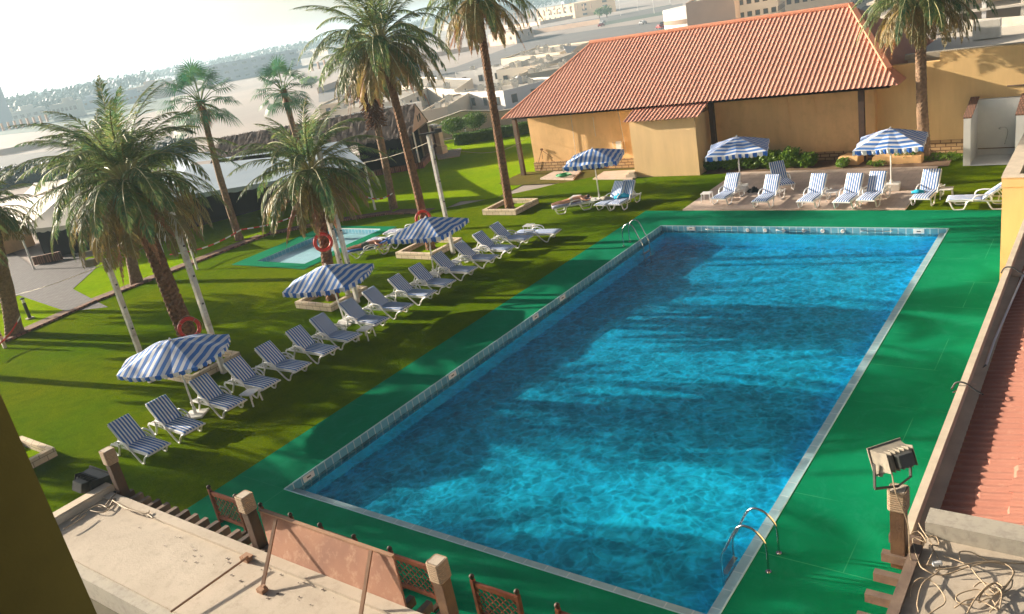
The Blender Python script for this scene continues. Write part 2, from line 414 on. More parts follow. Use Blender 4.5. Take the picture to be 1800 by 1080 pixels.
b.quad((X0, Y0, 0), (X0, Y1, 0), (X0, Y1, -.30), (X0, Y0, -.30))
b.quad((X0, Y0, -.30), (X0 + .12, Y0, -.30), (X0 + .12, Y1, -.30), (X0, Y1, -.30))
b.quad((X0, Y1, 0), (X1, Y1, 0), (X1, Y1, -.28), (X0, Y1, -.28))
b.quad((X0, Y1 - .04, -.28), (X1, Y1 - .04, -.28), (X1, Y1, -.28), (X0, Y1, -.28))
struct(b.build('pool_tile_band', 'tile_band'))
b = MB()      # ledge along the right and near sides, set a few centimetres below the deck
b.quad((X1 - .25, Y0, zl), (X1, Y0, zl), (X1, Y1, zl), (X1 - .25, Y1, zl))
b.quad((X0, Y0, zl), (X1 - .25, Y0, zl), (X1 - .25, Y0 + .3, zl), (X0, Y0 + .3, zl))
b.quad((X1, Y0, zl), (X1, Y1, zl), (X1, Y1, 0), (X1, Y0, 0))
b.quad((X0, Y0, zl), (X1, Y0, zl), (X1, Y0, 0), (X0, Y0, 0))
tilefloor('tile_ledge', (.27, .42, .46), (.31, .46, .50), (.46, .56, .58), .48, .48, rough=.55, mort=.012)
struct(b.build('pool_coping', 'tile_ledge'))
b = MB()      # thin pale metal strip on the deck edge
b.box((X0 + X1) / 2, Y1 + .012, .004, X1, .024, .01); b.box(X0 - .012, 10, .004, .024, 20, .01); b.box(X1 + .015, 10, .004, .03, 20, .01); b.box(5.27, -.01, .004, X1, .02, .01)
struct(b.build('pool_edge_strip', 'tile_pale'))

# water
t = NT('pool_water')
geo_v = t.co
n1 = t.noise(1.1, 3, .5, dist=.6); n2 = t.noise(4.2, 4, .6, dist=.8); n3 = t.noise(14, 3, .6)
mpw = t.n('ShaderNodeMapping', i_Vector=t.co); mpw.inputs['Rotation'].default_value = (0, 0, R(25)); mpw.inputs['Scale'].default_value = (1.0, 2.0, 1)
n2 = t.noise(2.6, 4, .6, vec=mpw.outputs[0], dist=.7)
h = t.n('ShaderNodeMath', operation='MULTIPLY_ADD', i_0=n1, i_1=1.2, i_2=n2).outputs[0]
h = t.n('ShaderNodeMath', operation='MULTIPLY_ADD', i_0=n3, i_1=.22, i_2=h).outputs[0]
nrm = t.bump(h, .30, .12)
# caustic light threads painted as a cell pattern into the surface's transparent tint
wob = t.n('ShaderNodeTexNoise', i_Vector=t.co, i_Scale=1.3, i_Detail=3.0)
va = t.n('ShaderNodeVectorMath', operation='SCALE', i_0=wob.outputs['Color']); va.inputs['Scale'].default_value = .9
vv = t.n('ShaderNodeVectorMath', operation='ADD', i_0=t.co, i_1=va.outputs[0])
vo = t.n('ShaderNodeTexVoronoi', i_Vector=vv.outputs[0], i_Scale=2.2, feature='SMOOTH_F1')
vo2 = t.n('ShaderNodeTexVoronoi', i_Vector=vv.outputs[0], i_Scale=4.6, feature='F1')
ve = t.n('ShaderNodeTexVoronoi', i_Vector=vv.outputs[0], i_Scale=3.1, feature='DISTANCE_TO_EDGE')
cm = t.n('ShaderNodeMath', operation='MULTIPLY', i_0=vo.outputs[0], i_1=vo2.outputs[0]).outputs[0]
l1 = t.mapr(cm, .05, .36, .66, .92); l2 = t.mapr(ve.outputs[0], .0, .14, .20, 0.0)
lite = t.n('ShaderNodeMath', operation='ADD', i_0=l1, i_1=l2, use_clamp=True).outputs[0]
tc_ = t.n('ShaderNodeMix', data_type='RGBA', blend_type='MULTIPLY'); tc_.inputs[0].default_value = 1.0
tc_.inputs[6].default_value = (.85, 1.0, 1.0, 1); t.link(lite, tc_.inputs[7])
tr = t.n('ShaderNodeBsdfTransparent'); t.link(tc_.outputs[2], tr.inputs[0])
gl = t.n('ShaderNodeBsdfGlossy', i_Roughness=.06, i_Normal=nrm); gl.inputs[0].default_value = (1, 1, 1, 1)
geo = t.n('ShaderNodeNewGeometry')
dt = t.n('ShaderNodeVectorMath', operation='DOT_PRODUCT', i_0=nrm, i_1=geo.outputs['Incoming'])
cz = t.n('ShaderNodeMath', operation='ABSOLUTE', i_0=dt.outputs['Value']).outputs[0]
om = t.n('ShaderNodeMath', operation='SUBTRACT', i_0=1.0, i_1=cz, use_clamp=True).outputs[0]
p5_ = t.n('ShaderNodeMath', operation='POWER', i_0=om, i_1=5.0).outputs[0]
fz_ = t.n('ShaderNodeMath', operation='MULTIPLY_ADD', i_0=p5_, i_1=.26, i_2=.012).outputs[0]
gz = t.n('ShaderNodeSeparateXYZ', i_Vector=geo.outputs['Position']).outputs[2]
top_ = t.n('ShaderNodeMath', operation='GREATER_THAN', i_0=gz, i_1=-.26).outputs[0]     # only the surface reflects, not the sides of the body
fr = t.n('ShaderNodeMath', operation='MULTIPLY', i_0=fz_, i_1=top_)
rfac = t.n('ShaderNodeMath', operation='MULTIPLY', i_0=.12, i_1=top_)
rf = t.n('ShaderNodeBsdfRefraction', i_Roughness=.0, i_IOR=1.33, i_Normal=nrm); rf.inputs[0].default_value = (1, 1, 1, 1)
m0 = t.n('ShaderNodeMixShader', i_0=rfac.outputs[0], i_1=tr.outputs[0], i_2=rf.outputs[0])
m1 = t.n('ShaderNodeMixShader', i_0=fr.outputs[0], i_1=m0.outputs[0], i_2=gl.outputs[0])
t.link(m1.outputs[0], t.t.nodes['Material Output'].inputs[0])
ab = t.n('ShaderNodeVolumeAbsorption', i_Density=.34); ab.inputs['Color'].default_value = (.0, .77, .995, 1)
t.link(ab.outputs[0], t.t.nodes['Material Output'].inputs['Volume'])
# one water body
WZ = -.215
b = MB()
nx, ny = 60, 110
for j in range(ny + 1):
    for i in range(nx + 1):
        x = X0 + .002 + (X1 - .2502) * i / nx; y = Y0 + .302 + (Y1 - .305) * j / ny
        z = WZ + .006 * noise.noise(Vector((x * .9, y * .9, 0))) + .003 * noise.noise(Vector((x * 3, y * 3, 4)))
        b.v.append((x, y, z))
for j in range(ny):
    for i in range(nx):
        a = j * (nx + 1) + i; b.f.append((a, a + 1, a + nx + 2, a + nx + 1))
# close the body: sides and bottom follow the basin a millimetre inside it
W = nx + 1; base_n = len(b.v); rim = [j * W for j in range(0)] + [i for i in range(W)] + [j * W + nx for j in range(1, ny + 1)] + [ny * W + i for i in range(nx - 1, -1, -1)] + [j * W for j in range(ny - 1, 0, -1)]
for k in rim:
    x, y, z = b.v[k]; x = max(x, X0 + .125); f = (y - .3) / 19.66; b.v.append((x, min(y, Y1 - .045), zf0 + (zf1 - zf0) * f + .006))
m_ = len(rim)
for k in range(m_): b.f.append((rim[k], rim[(k + 1) % m_], base_n + (k + 1) % m_, base_n + k))
b.f.append(tuple(base_n + k for k in range(m_)))
struct(b.build('pool_water', 'pool_water', smooth=True))

# small pool
tilefloor('pool_pale', (.58, .84, .88), (.55, .81, .86), (.48, .74, .80), .5, .5, mort=.02)
b = MB()
b.quad((-18.8, 13.75, -.26), (-15.2, 13.75, -.26), (-15.2, 18.9, -.26), (-18.8, 18.9, -.26))
struct(b.build('small_pool_floor', 'pool_pale'))
b = MB()
for (xa, ya, xb, yb) in ((-18.8, 13.75, -15.2, 13.75), (-15.2, 13.75, -15.2, 18.9), (-15.2, 18.9, -18.8, 18.9), (-18.8, 18.9, -18.8, 13.75)):
    b.quad((xa, ya, -.26), (xb, yb, -.26), (xb, yb, .012), (xa, ya, .012))
struct(b.build('small_pool_wall', 'tile_band'))
b = MB(); b.box(-16.9, 18.93, .017, 3.2, .07, .01)
struct(b.build('small_pool_edge_strip', 'sign_white'))
t = NT('small_water')
nrm = t.bump(t.noise(3.0, 3, .5), .15, .04)
tr = t.n('ShaderNodeBsdfTransparent'); tr.inputs[0].default_value = (.88, .97, 1, 1)
gl = t.n('ShaderNodeBsdfGlossy', i_Roughness=.05, i_Normal=nrm); geo = t.n('ShaderNodeNewGeometry')
cz = t.n('ShaderNodeMath', operation='ABSOLUTE', i_0=t.n('ShaderNodeVectorMath', operation='DOT_PRODUCT', i_0=nrm, i_1=geo.outputs['Incoming']).outputs['Value']).outputs[0]
om = t.n('ShaderNodeMath', operation='SUBTRACT', i_0=1.0, i_1=cz, use_clamp=True).outputs[0]
fr = t.n('ShaderNodeMath', operation='MULTIPLY_ADD', i_0=t.n('ShaderNodeMath', operation='POWER', i_0=om, i_1=5.0).outputs[0], i_1=.8, i_2=.02)
m1 = t.n('ShaderNodeMixShader', i_0=fr.outputs[0], i_1=tr.outputs[0], i_2=gl.outputs[0])
t.link(m1.outputs[0], t.t.nodes['Material Output'].inputs[0])
sheet('small_pool_water', [rect(-18.8, 13.75, -15.2, 18.9)], -.10, 'small_water')

# terrace, paths, bed
b = MB(); b.prism(rect(0.0, 22.12, 8.8, 28.25), -.03, .05)
struct(b.build('terrace', 'terrace_tile'))
b = MB()
nb = 40
for i in range(nb + 1):
    for j in range(5):
        x = -1.6 + 10.8 * i / nb; y = 28.27 + 1.9 * j / 4
        b.v.append((x, y, .02 + .10 * math.sin(math.pi * j / 4) + .05 * noise.noise(Vector((x, y, 0)))))
for i in range(nb):
    for j in range(4):
        a = i * 5 + j; b.f.append((a, a + 5, a + 6, a + 1))
struct(b.build('planting_bed', 'soil', smooth=True))
pa = [at(35, 520), at(118, 548), at(190, 540), at(128, 508), at(170, 470), at(120, 440), at(60, 470), at(20, 500)]
sheet('path', [pa], -.003, 'path_paving')
sheet('stone_terrace', [[at(-60, 560), at(35, 518), at(20, 500), at(65, 474), at(-10, 420), at(-160, 450)]], .0, 'path_paving')
slabs = MB(); p0 = at(770, 281); p1 = at(808, 275); p2 = at(811, 262); p3 = at(765, 268)
slabs.prism([p0, p1, p2, p3], -.02, .05); struct(slabs.build('hut_landing', 'concrete_grey'))
b = MB(); b.prism([at(950, 316), at(1008, 317), at(1022, 303), at(974, 304)], -.03, .09)
struct(b.build('concrete_pad', 'terrace_tile'))
b = MB(); b.prism([at(1042, 316), at(1112, 316), at(1118, 300), at(1062, 303)], -.03, .05)
struct(b.build('concrete_apron', 'terrace_tile'))
# brick edging that divides lawn and artificial turf
b = MB()
line = [(-22.6, 3.2), (-23.3, 7.6), (-23.2, 10.2), (-23.1, 14.6), (-22.9, 17.6), (-20.0, 20.1), (-17.2, 21.6), (-14.6, 21.8)]
for a, c in zip(line, line[1:]): b.bar((a[0], a[1], .03), (c[0], c[1], .03), .30, .10)
struct(b.build('brick_edging', 'brick_edging'))
b = MB()
for a, c in zip(line, line[1:]):
    a = Vector((a[0], a[1], 0)); c = Vector((c[0], c[1], 0)); d = (c - a).normalized(); nrm_ = Vector((-d.y, d.x, 0))
    b.quad(a + nrm_ * .1 + Vector((0, 0, -.004)), c + nrm_ * .1 + Vector((0, 0, -.004)), c + nrm_ * .9 + Vector((0, 0, -.004)), a + nrm_ * .9 + Vector((0, 0, -.004)))
struct(b.build('soil_strip', 'soil'))
# roads and desert beyond
sheet('road', [[far(300, 262), far(-300, 335), far(-300, 312), far(300, 240)], [far(1010, 108), far(760, 150), far(560, 180), far(560, 158), far(800, 118), far(930, 70), far(1060, 50), far(1200, 33), far(1300, 20), far(1260, 60)]], FZ - .03, 'asphalt')
sheet('far_road', [[far(-100, 330), far(-100, 300), far(200, 250), far(200, 262)], [far(930, 62), far(1200, 14), far(1200, 6), far(900, 58)]], FZ - .02, 'asphalt')
sheet('far_field', [[far(1060, 45), far(1190, 22), far(1180, 8), far(1075, 28)], [far(-200, 260), far(150, 222), far(300, 190), far(300, 140), far(-200, 225)]], FZ - .045, 'far_scrub')

# ================================================================ helpers for curved shapes
def catmull(pts, n=6):
    P = [Vector(p) for p in pts]; P = [P[0] * 2 - P[1]] + P + [P[-1] * 2 - P[-2]]; out = []
    for i in range(1, len(P) - 2):
        a, b_, c_, d_ = P[i - 1], P[i], P[i + 1], P[i + 2]
        for k in range(n):
            t_ = k / n
            out.append(.5 * ((2 * b_) + (c_ - a) * t_ + (2 * a - 5 * b_ + 4 * c_ - d_) * t_ ** 2 + (3 * b_ - a - 3 * c_ + d_) * t_ ** 3))
    out.append(P[-2]); return out
def ring(b, c, ax, rad, r, n=24, m=8):
    ax = Vector(ax).normalized(); u = ax.orthogonal().normalized(); v = ax.cross(u); c = Vector(c); o = len(b.v)
    for i in range(n):
        th = 2 * math.pi * i / n; d = u * math.cos(th) + v * math.sin(th)
        for k in range(m):
            ph = 2 * math.pi * k / m; b.v.append(tuple(c + d * (rad + r * math.cos(ph)) + ax * r * math.sin(ph)))
    for i in range(n):
        for k in range(m): b.f.append((o + i * m + k, o + i * m + (k + 1) % m, o + ((i + 1) % n) * m + (k + 1) % m, o + ((i + 1) % n) * m + k))
    return b

# ================================================================ palms
def frond(vs, fs, rv, rf, base, az, e0, bend, L, rng, nl=34, leaf=.46, wid=.042, droop=.25, start=.16, twist=0.0):
    p = Vector(base); e = e0; pts = []; N = 12
    h = Vector((math.cos(az), math.sin(az), 0))
    side0 = Vector((-math.sin(az), math.cos(az), 0))
    curl = rng.uniform(-.25, .25)
    for i in range(N + 1):
        t_ = i / N; ee = e0 - bend * t_ ** 1.25
        hh = (h * math.cos(curl * t_) + side0 * math.sin(curl * t_))
        d = hh * math.cos(ee) + Vector((0, 0, math.sin(ee)))
        pts.append((p.copy(), d.copy(), side0.copy())); p = p + d * (L / N)
    for i in range(N):          # midrib: thin three sided strip
        a, da, sa = pts[i]; c_, dc, sc = pts[i + 1]; ra = .030 * (1 - i / N) + .006; rb = .030 * (1 - (i + 1) / N) + .006
        o = len(rv); ua = sa.cross(da).normalized(); ub = sc.cross(dc).normalized()
        rv += [tuple(a + sa * ra), tuple(a - sa * ra), tuple(a - ua * ra), tuple(c_ + sc * rb), tuple(c_ - sc * rb), tuple(c_ - ub * rb)]
        rf += [(o, o + 1, o + 4, o + 3), (o + 1, o + 2, o + 5, o + 4), (o + 2, o, o + 3, o + 5)]
    for i in range(nl):
        t_ = start + (1 - start) * (i + rng.random() * .6) / nl; x = t_ * N; k = min(int(x), N - 1); f = x - k
        a = pts[k][0].lerp(pts[k + 1][0], f); d = pts[k][1].lerp(pts[k + 1][1], f).normalized(); s = pts[k][2]
        up = s.cross(d).normalized()
        ll = leaf * (math.sin(math.pi * min(1, .18 + .86 * t_)) ** .6) * rng.uniform(.8, 1.12)
        for sg in (-1, 1):
            ang = R(52 - 30 * t_) + rng.uniform(-.12, .12)
            dr = (s * sg * math.sin(ang) + d * math.cos(ang) + up * rng.uniform(.05, .40) * (1 - .5 * t_)).normalized()
            q1 = a + dr * ll * .55; dr2 = (dr + Vector((0, 0, -droop - rng.random() * .25))).normalized(); q2 = q1 + dr2 * ll * .45
            wv = dr.cross(up + s * sg * rng.uniform(-.6, .6)).normalized() * wid * .5
            o = len(vs)
            vs += [tuple(a - wv * .6), tuple(a + wv * .6), tuple(q1 + wv), tuple(q1 - wv), tuple(q2)]
            fs += [(o, o + 1, o + 2, o + 3), (o + 3, o + 2, o + 4)]

def trunk_mesh(b, base, top, r0, r1, rng, bulge=.25, n=14, step=.085, jag=.10, curve=0.12):
    base = Vector(base); top = Vector(top); L = (top - base).length; N = int(L / step)
    off = Vector((rng.uniform(-1, 1), rng.uniform(-1, 1), 0)) * curve; o = len(b.v); sd_ = rng.random() * 50
    for i in range(N + 1):
        t_ = i / N; c_ = base.lerp(top, t_) + off * math.sin(math.pi * t_)
        r = r0 + (r1 - r0) * t_ + bulge * r0 * math.exp(-t_ * L * 1.8) + .35 * r0 * math.exp(-(1 - t_) * L * 2.0)
        for k in range(n):
            th = 2 * math.pi * (k + .5 * (i % 2)) / n
            j = 1 + jag * (((i + k) % 2) - .5) * 1.3 + .10 * noise.noise(Vector((math.cos(th) * 2, math.sin(th) * 2, t_ * L * 2.2 + sd_)))
            b.v.append((c_.x + math.cos(th) * r * j, c_.y + math.sin(th) * r * j, c_.z))
    for i in range(N):
        for k in range(n): b.f.append((o + i * n + k, o + i * n + (k + 1) % n, o + (i + 1) * n + (k + 1) % n, o + (i + 1) * n + k))
    return off

def date_palm(base, top, label, seed, L=3.1, nf=52, r0=.21, r1=.17, trunk='trunk', leafm='palm_green', dead=0, skirt=False, jag=.10, name='date_palm', group='date palms of the garden', up=1.0, leaf=.46):
    rng = random.Random(seed); base = Vector(base); top = Vector(top)
    root = thing(name, label, 'palm tree', base, 0, group)
    T = top - base; b = MB(); trunk_mesh(b, (0, 0, -.05), T, r0, r1, rng, jag=jag); b.build('trunk', trunk, root)
    vs, fs, rv, rf = [], [], [], []; vs2, fs2 = [], []
    for i in range(nf):
        f = i / (nf - 1); az = i * 2.39996 + rng.uniform(-.25, .25)
        e0 = R(86 - 128 * f ** .85) * up + rng.uniform(-.13, .13)
        bend = R(38 + 62 * math.sin(math.pi * min(1, f * .85 + .12))) * rng.uniform(.8, 1.2)
        LL = L * (.72 + .28 * math.sin(math.pi * min(1, .25 + f * .75))) * rng.uniform(.88, 1.08)
        o = T + Vector((math.cos(az) * .12, math.sin(az) * .12, .22 * (1 - f) - .12))
        tv, tf = (vs2, fs2) if f > .66 else (vs, fs)
        frond(tv, tf, rv, rf, o, az, e0, bend, LL, rng, nl=int(17 * LL), leaf=leaf * 1.3, wid=.036, droop=.30 + .55 * f)
    cr = rough_tri('crown', vs, fs, leafm, root); rough_tri('old_fronds', vs2, fs2, 'old_frond', cr)
    rough_tri('frond_midribs', rv, rf, 'midrib', cr)
    if dead:
        vs, fs, rv, rf = [], [], [], []
        for i in range(dead):
            az = rng.uniform(0, 6.28); o = T + Vector((math.cos(az) * .18, math.sin(az) * .18, -.25 - .2 * rng.random()))
            frond(vs, fs, rv, rf, o, az, R(rng.uniform(-50, -20)), R(rng.uniform(30, 50)), L * rng.uniform(.55, .85), rng, nl=34, leaf=.30, wid=.035, droop=.9)
        rough_tri('dead_fronds', vs + rv, fs + [tuple(i + len(vs) for i in q) for q in rf], 'dead_frond', root)
    b = MB()      # cut leaf bases below the crown
    for i in range(46 if not skirt else 320):
        az = i * 2.39996; zz = -.1 - (i / 46) * .75 if not skirt else -.1 - (i / 320) * 2.9
        c_ = T * (1 + zz / max(T.length, .1)); rr = r1 * (1.25 if not skirt else 1.0 + 1.4 * (1 - i / 320))
        a = Vector((math.cos(az) * rr * .7, math.sin(az) * rr * .7, 0)) + c_; d = Vector((math.cos(az), math.sin(az), .9 if not skirt else -.6))
        b.bar(a, a + d * (.16 if not skirt else .42) * rng.uniform(.7, 1.3), .07, .04)
    b.build('leaf_bases', 'trunk_skirt' if skirt else trunk, root)
    return root

def fan_palm(base, top, label, seed, nf=30, rad=.62, pet=1.15, dead=12):
    rng = random.Random(seed); base = Vector(base); top = Vector(top); T = top - base
    root = thing('fan_palm', label, 'palm tree', base, 0, 'fan palms by the marquee')
    b = MB(); trunk_mesh(b, (0, 0, -.05), T, .20, .15, rng, jag=.04, curve=.08); b.build('trunk', 'trunk_pale', root)
    def fan(vs, fs, tip, d, up, rad, rng, droop):
        s = d.cross(up).normalized(); n = 22
        for i in range(n):
            a = (i / (n - 1) - .5) * R(210); dr = (d * math.cos(a) + s * math.sin(a) - up * .15 * abs(math.sin(a))).normalized()
            L = rad * (1 - .25 * abs(a) / 2.2) * rng.uniform(.9, 1.1); q1 = tip + dr * L * .6; q2 = q1 + (dr + Vector((0, 0, -droop))).normalized() * L * .5
            wv = dr.cross(up).normalized() * .030; o = len(vs)
            vs += [tuple(tip), tuple(q1 + wv), tuple(q1 - wv), tuple(q2)]; fs += [(o, o + 1, o + 2), (o + 2, o + 1, o + 3)]
    vs, fs = [], []; pv = MB()
    for i in range(nf):
        f = i / (nf - 1); az = i * 2.39996; e = R(82 - 115 * f) + rng.uniform(-.1, .1)
        d = Vector((math.cos(az) * math.cos(e), math.sin(az) * math.cos(e), math.sin(e)))
        pl = pet * rng.uniform(.8, 1.1); a = T + Vector((0, 0, -.1)); m_ = a + d * pl * .6; d2 = (d + Vector((0, 0, -.35))).normalized(); tip = m_ + d2 * pl * .4
        pv.tube([a, m_, tip], [.03, .02, .015], 4)
        s = d2.cross(Vector((0, 0, 1)));
        upv = s.cross(d2).normalized() if s.length > .05 else Vector((1, 0, 0))
        fan(vs, fs, tip, d2, upv, rad * rng.uniform(.85, 1.15), rng, .5 + .5 * f)
    rough_tri('crown', vs, fs, 'fan_green', root); pv.build('leaf_stalks', 'hedge_leaf', root)
    vs, fs = [], []
    for i in range(dead):
        az = rng.uniform(0, 6.28); e = R(rng.uniform(-85, -50)); d = Vector((math.cos(az) * math.cos(e), math.sin(az) * math.cos(e), math.sin(e)))
        fan(vs, fs, T + d * .45 + Vector((0, 0, -.2)), d, d.orthogonal().normalized(), rad * .8, rng, 1.2)
    if dead: rough_tri('dead_leaves', vs, fs, 'dead_frond', root)
    return root

PX = -9.4
date_palm((PX, 4.1, 0), atY(222, 318, 4.0), 'broad bushy date palm in the planter under the nearest blue and white umbrella', 3, L=3.8, nf=76, dead=7, jag=.17, r0=.30, r1=.20, leaf=.55)
date_palm((PX, 10.2, 0), atY(545, 300, 10.0), 'shorter date palm in a planter beside the small pool', 5, L=3.3, nf=62, dead=7, jag=.15, r0=.22, r1=.16)
date_palm((PX, 16.2, 0), atY(668, 72, 16.3), 'tall slender date palm rising from the planter behind the third umbrella of the row', 8, L=3.9, nf=74, r0=.19, r1=.16, leafm='palm_green', dead=5)
date_palm((PX, 22.3, 0), atY(836, -8, 22.4), 'tall date palm with hanging brown fronds just left of the ochre hall', 11, L=3.8, nf=66, r0=.21, r1=.18, dead=12)
date_palm((PX, -2.3, 0), (-9.7, -2.5, 6.6), 'date palm beside the nearest left planter, mostly outside the picture', 14, L=3.4, nf=50)
date_palm(at(692, 366), atY(640, 118, at(692, 366).y), 'date palm with a rusty skirt of dead leaves behind the small pool', 17, L=3.0, nf=44, r0=.21, r1=.19, trunk='trunk_pale', dead=26, skirt=True, jag=.05)
date_palm(at(1626, 283), atY(1619, -8, 29.7), 'date palm in front of the ochre wall beside the outdoor shower', 21, L=3.3, nf=80, r0=.24, r1=.19, trunk='trunk_pale', jag=.05, dead=4)
date_palm(at(240, 497), atY(180, 285, at(240, 497).y), 'pale trunked date palm half hidden behind the bushy one, on the brick edging', 24, L=3.1, nf=60, r0=.26, r1=.20, trunk='trunk_pale', jag=.04)
date_palm(at(25, 588), atY(-22, 372, at(25, 588).y), 'thick trunked palm at the far left edge of the lawn wrapped with barrier tape', 27, L=2.3, nf=46, r0=.33, r1=.24, trunk='trunk_pale', jag=.04)
fan_palm(at(421, 421), atY(352, 178, at(421, 421).y), 'tall fan palm standing on the lawn before the pale blue canopy', 31, pet=1.45, rad=1.0, nf=34)
fan_palm(at(556, 372), atY(497, 158, at(556, 372).y), 'fan palm rising behind the crown of the shorter date palm', 34, nf=28, rad=.9, pet=1.2, dead=5)
# extra palms of the garden left of the frame
for i, (x, y, z) in enumerate(((-31, 5, 5.9), (-26.3, 2.6, 6.0), (-20, .7, 5.6), (-20, -4, 6.5), (-16.5, -7.0, 5.6))):
    date_palm((x, y, 0), (x - .3, y, z), ['date palm out of view, farthest left by the paved terrace', 'date palm out of view left of the lawn behind the taped palm', 'date palm out of view right of the palm wrapped with tape', 'date palm out of view on the lawn left of the front planter', 'date palm out of view nearest the roof slab'][i], 40 + i, L=3.3, nf=50)

# ================================================================ planters
def planter(y0, y1, label):
    root = thing('planter', label, 'planter', (PX, (y0 + y1) / 2, 0), 0, 'square stone planters round the palms')
    h = (y1 - y0) / 2; w_ = 1.03; b = MB(); T = .16; H = .27
    b.box(0, -h + T / 2, H / 2, 2 * w_, T, H); b.box(0, h - T / 2, H / 2, 2 * w_, T, H)
    b.box(-w_ + T / 2, 0, H / 2 - .001, T, 2 * h - 2 * T - .002, H - .002); b.box(w_ - T / 2, 0, H / 2 - .001, T, 2 * h - 2 * T - .002, H - .002)
    b.build('kerb', 'kerb_block', root)
    b = MB(); b.quad((-w_ + T, -h + T, .06), (w_ - T, -h + T, .06), (w_ - T, h - T, .06), (-w_ + T, h - T, .06)); b.build('grass_fill', 'grass', root)
planter(3.1, 5.05, 'square stone planter below the nearest umbrella')
planter(9.2, 11.2, 'square stone planter behind the second umbrella from the front')
planter(15.0, 17.2, 'square stone planter behind the third umbrella, next to the sunbathing man')
planter(21.4, 23.4, 'square stone planter round the tall palm farthest back')
planter(-3.4, -1.35, 'corner of a stone planter at the left edge by the yellow pillar')

# ================================================================ life rings
def life_ring(c_, ax, label, R_=.30):
    c_ = Vector(c_); root = thing('life_ring', label, 'life ring', c_, 0, 'red life rings hung on the palms')
    b = MB(); ring(b, (0, 0, 0), ax, R_, .062, 32, 10); b.build('ring', 'red_ring', root, smooth=True)
    axv = Vector(ax).normalized(); u = Vector((0, 0, 1)).cross(axv).normalized(); v = axv.cross(u)
    bb = MB()
    for k in range(4):
        th = math.pi / 4 + k * math.pi / 2; d = u * math.cos(th) + v * math.sin(th); tt = -u * math.sin(th) + v * math.cos(th)
        ring(bb, d * R_, tt, .065, .010, 12, 4)
    pts = []
    for k in range(33):
        th = 2 * math.pi * k / 32; rr = R_ + .085 + .02 * math.cos(4 * th)
        pts.append((u * math.cos(th) + v * math.sin(th)) * rr)
    bb.tube(pts, .007, 4, False); bb.build('grab_rope', 'rope', root)
    return root
cdir = Vector((.80, -.55, .2))
def ring_at(px, py, y, label, dx=.30):
    # plane y0 behind: ring hangs on the camera side of the trunk
    q = Matrix(CR) @ Vector((px - 900, -(py - 540), -FPX)); t_ = (y - CAM.y) / q.y; p = CAM + q * t_
    return life_ring(p, cdir, label)
ring_at(333, 577, 3.58, 'red life ring on the trunk of the bushy palm above the nearest umbrella')
ring_at(568, 426, 9.80, 'red life ring hanging beside the small pool on the shorter palm')
ring_at(744, 384, 15.85, 'red life ring peeking over the top of the third umbrella')

# ================================================================ light poles
def pole(base, px, py, label, w_=.13, lamps=None, name='light_pole'):
    base = Vector(base); z = height(base, px, py)
    root = thing(name, label, 'pole', base, 0, 'white square light poles')
    b = MB(); b.box(0, 0, z / 2, w_, w_, z); p = b.build('shaft', 'pole_paint', root, bevel=.008)
    b = MB()
    for k in (.25, .45, .62, .8): b.box(w_ / 2 + .02, 0, z * k, .04, .05, .05)
    b.build('bolts', 'dark_metal', root)
    return root, z
r_, z_ = pole(at(265, 672), 186, 455, 'white pole left of the nearest umbrella, with a floodlight box on top', .15)
b = MB(); b.box(-.42, -.25, z_ - .05, .34, .26, .22, rz=.4); b.build('floodlight', 'lamp_grey', r_, bevel=.015)
b = MB(); b.bar((-.3, -.2, z_ - .02), (0, 0, z_ - .1), .05, .05); b.tube([(0.1, .1, z_), (.35, .25, z_ + .3), (.42, .3, z_ + .1), (.3, .2, z_ - .5)], .02, 5); b.box(.3, .25, z_ + .33, .12, .12, .06); b.build('bracket', 'lamp_grey', r_)
r_, z_ = pole(at(394, 656), 303, 372, 'white pole right of the bushy palm trunk with dark clamps', .16)
r_, z_ = pole(at(613, 521), 524, 252, 'left one of the twin white poles before the small pool', .16)
r_, z_ = pole(at(629, 532), 552, 240, 'right one of the twin white poles before the small pool', .15)
r_, z_ = pole(at(797, 446), 752, 237, 'white pole behind the third umbrella carrying a lamp bracket at its top', .15)
b = MB(); b.box(.02, 0, z_ + .05, .75, .16, .06, rz=.6); b.box(.38, .22, z_ + .10, .28, .2, .16, rz=.6); b.build('lamp_bracket', 'dark_metal', r_)
r_, z_ = pole(at(347, 474), 312, 392, 'thin white post standing behind the bushy palm near the brick edging', .10)
r_, z_ = pole(at(9, 612), -8, 560, 'short white post with tape at the left edge of the lawn', .12)
# overhead cables
def cable(pts, label, sag=.0, r=.012, m='cable_thin', name='cable', grp='overhead cables'):
    P = [Vector(p) for p in pts]; out = []
    for a, c_ in zip(P, P[1:]):
        for k in range(12):
            t_ = k / 12; q = a.lerp(c_, t_); q.z -= sag * 4 * t_ * (1 - t_); out.append(q)
    out.append(P[-1]); o0 = P[0]; b = MB(); b.tube([q - o0 for q in out], r, 5); o = b.build(name, m, loc=o0); tag(o, label, 'cable', grp); return o
tp = at(797, 446); tz = height(tp, 755, 245)
cable([at(600, 290, 3.6), Vector((tp.x, tp.y, tz - .1))], 'thin cable sagging from the pole with the lamp bracket towards the thatched hut', .2)
cable([Vector((tp.x, tp.y, tz - .1)), Vector((-13.2, 30.12, 2.1))], 'thin cable crossing the tall palm trunk to the corner of the ochre hall', .7)
pa_ = at(265, 672); pz = height(pa_, 190, 462)
cable([at(20, 520, .5), Vector((pa_.x, pa_.y, pz))], 'cable coming down from the pole with the floodlight to the paved terrace', .1)
cable([Vector((pa_.x, pa_.y, pz)), at(312, 395, 3.3)], 'cable between the floodlight pole and the thin post behind the palm', .15)

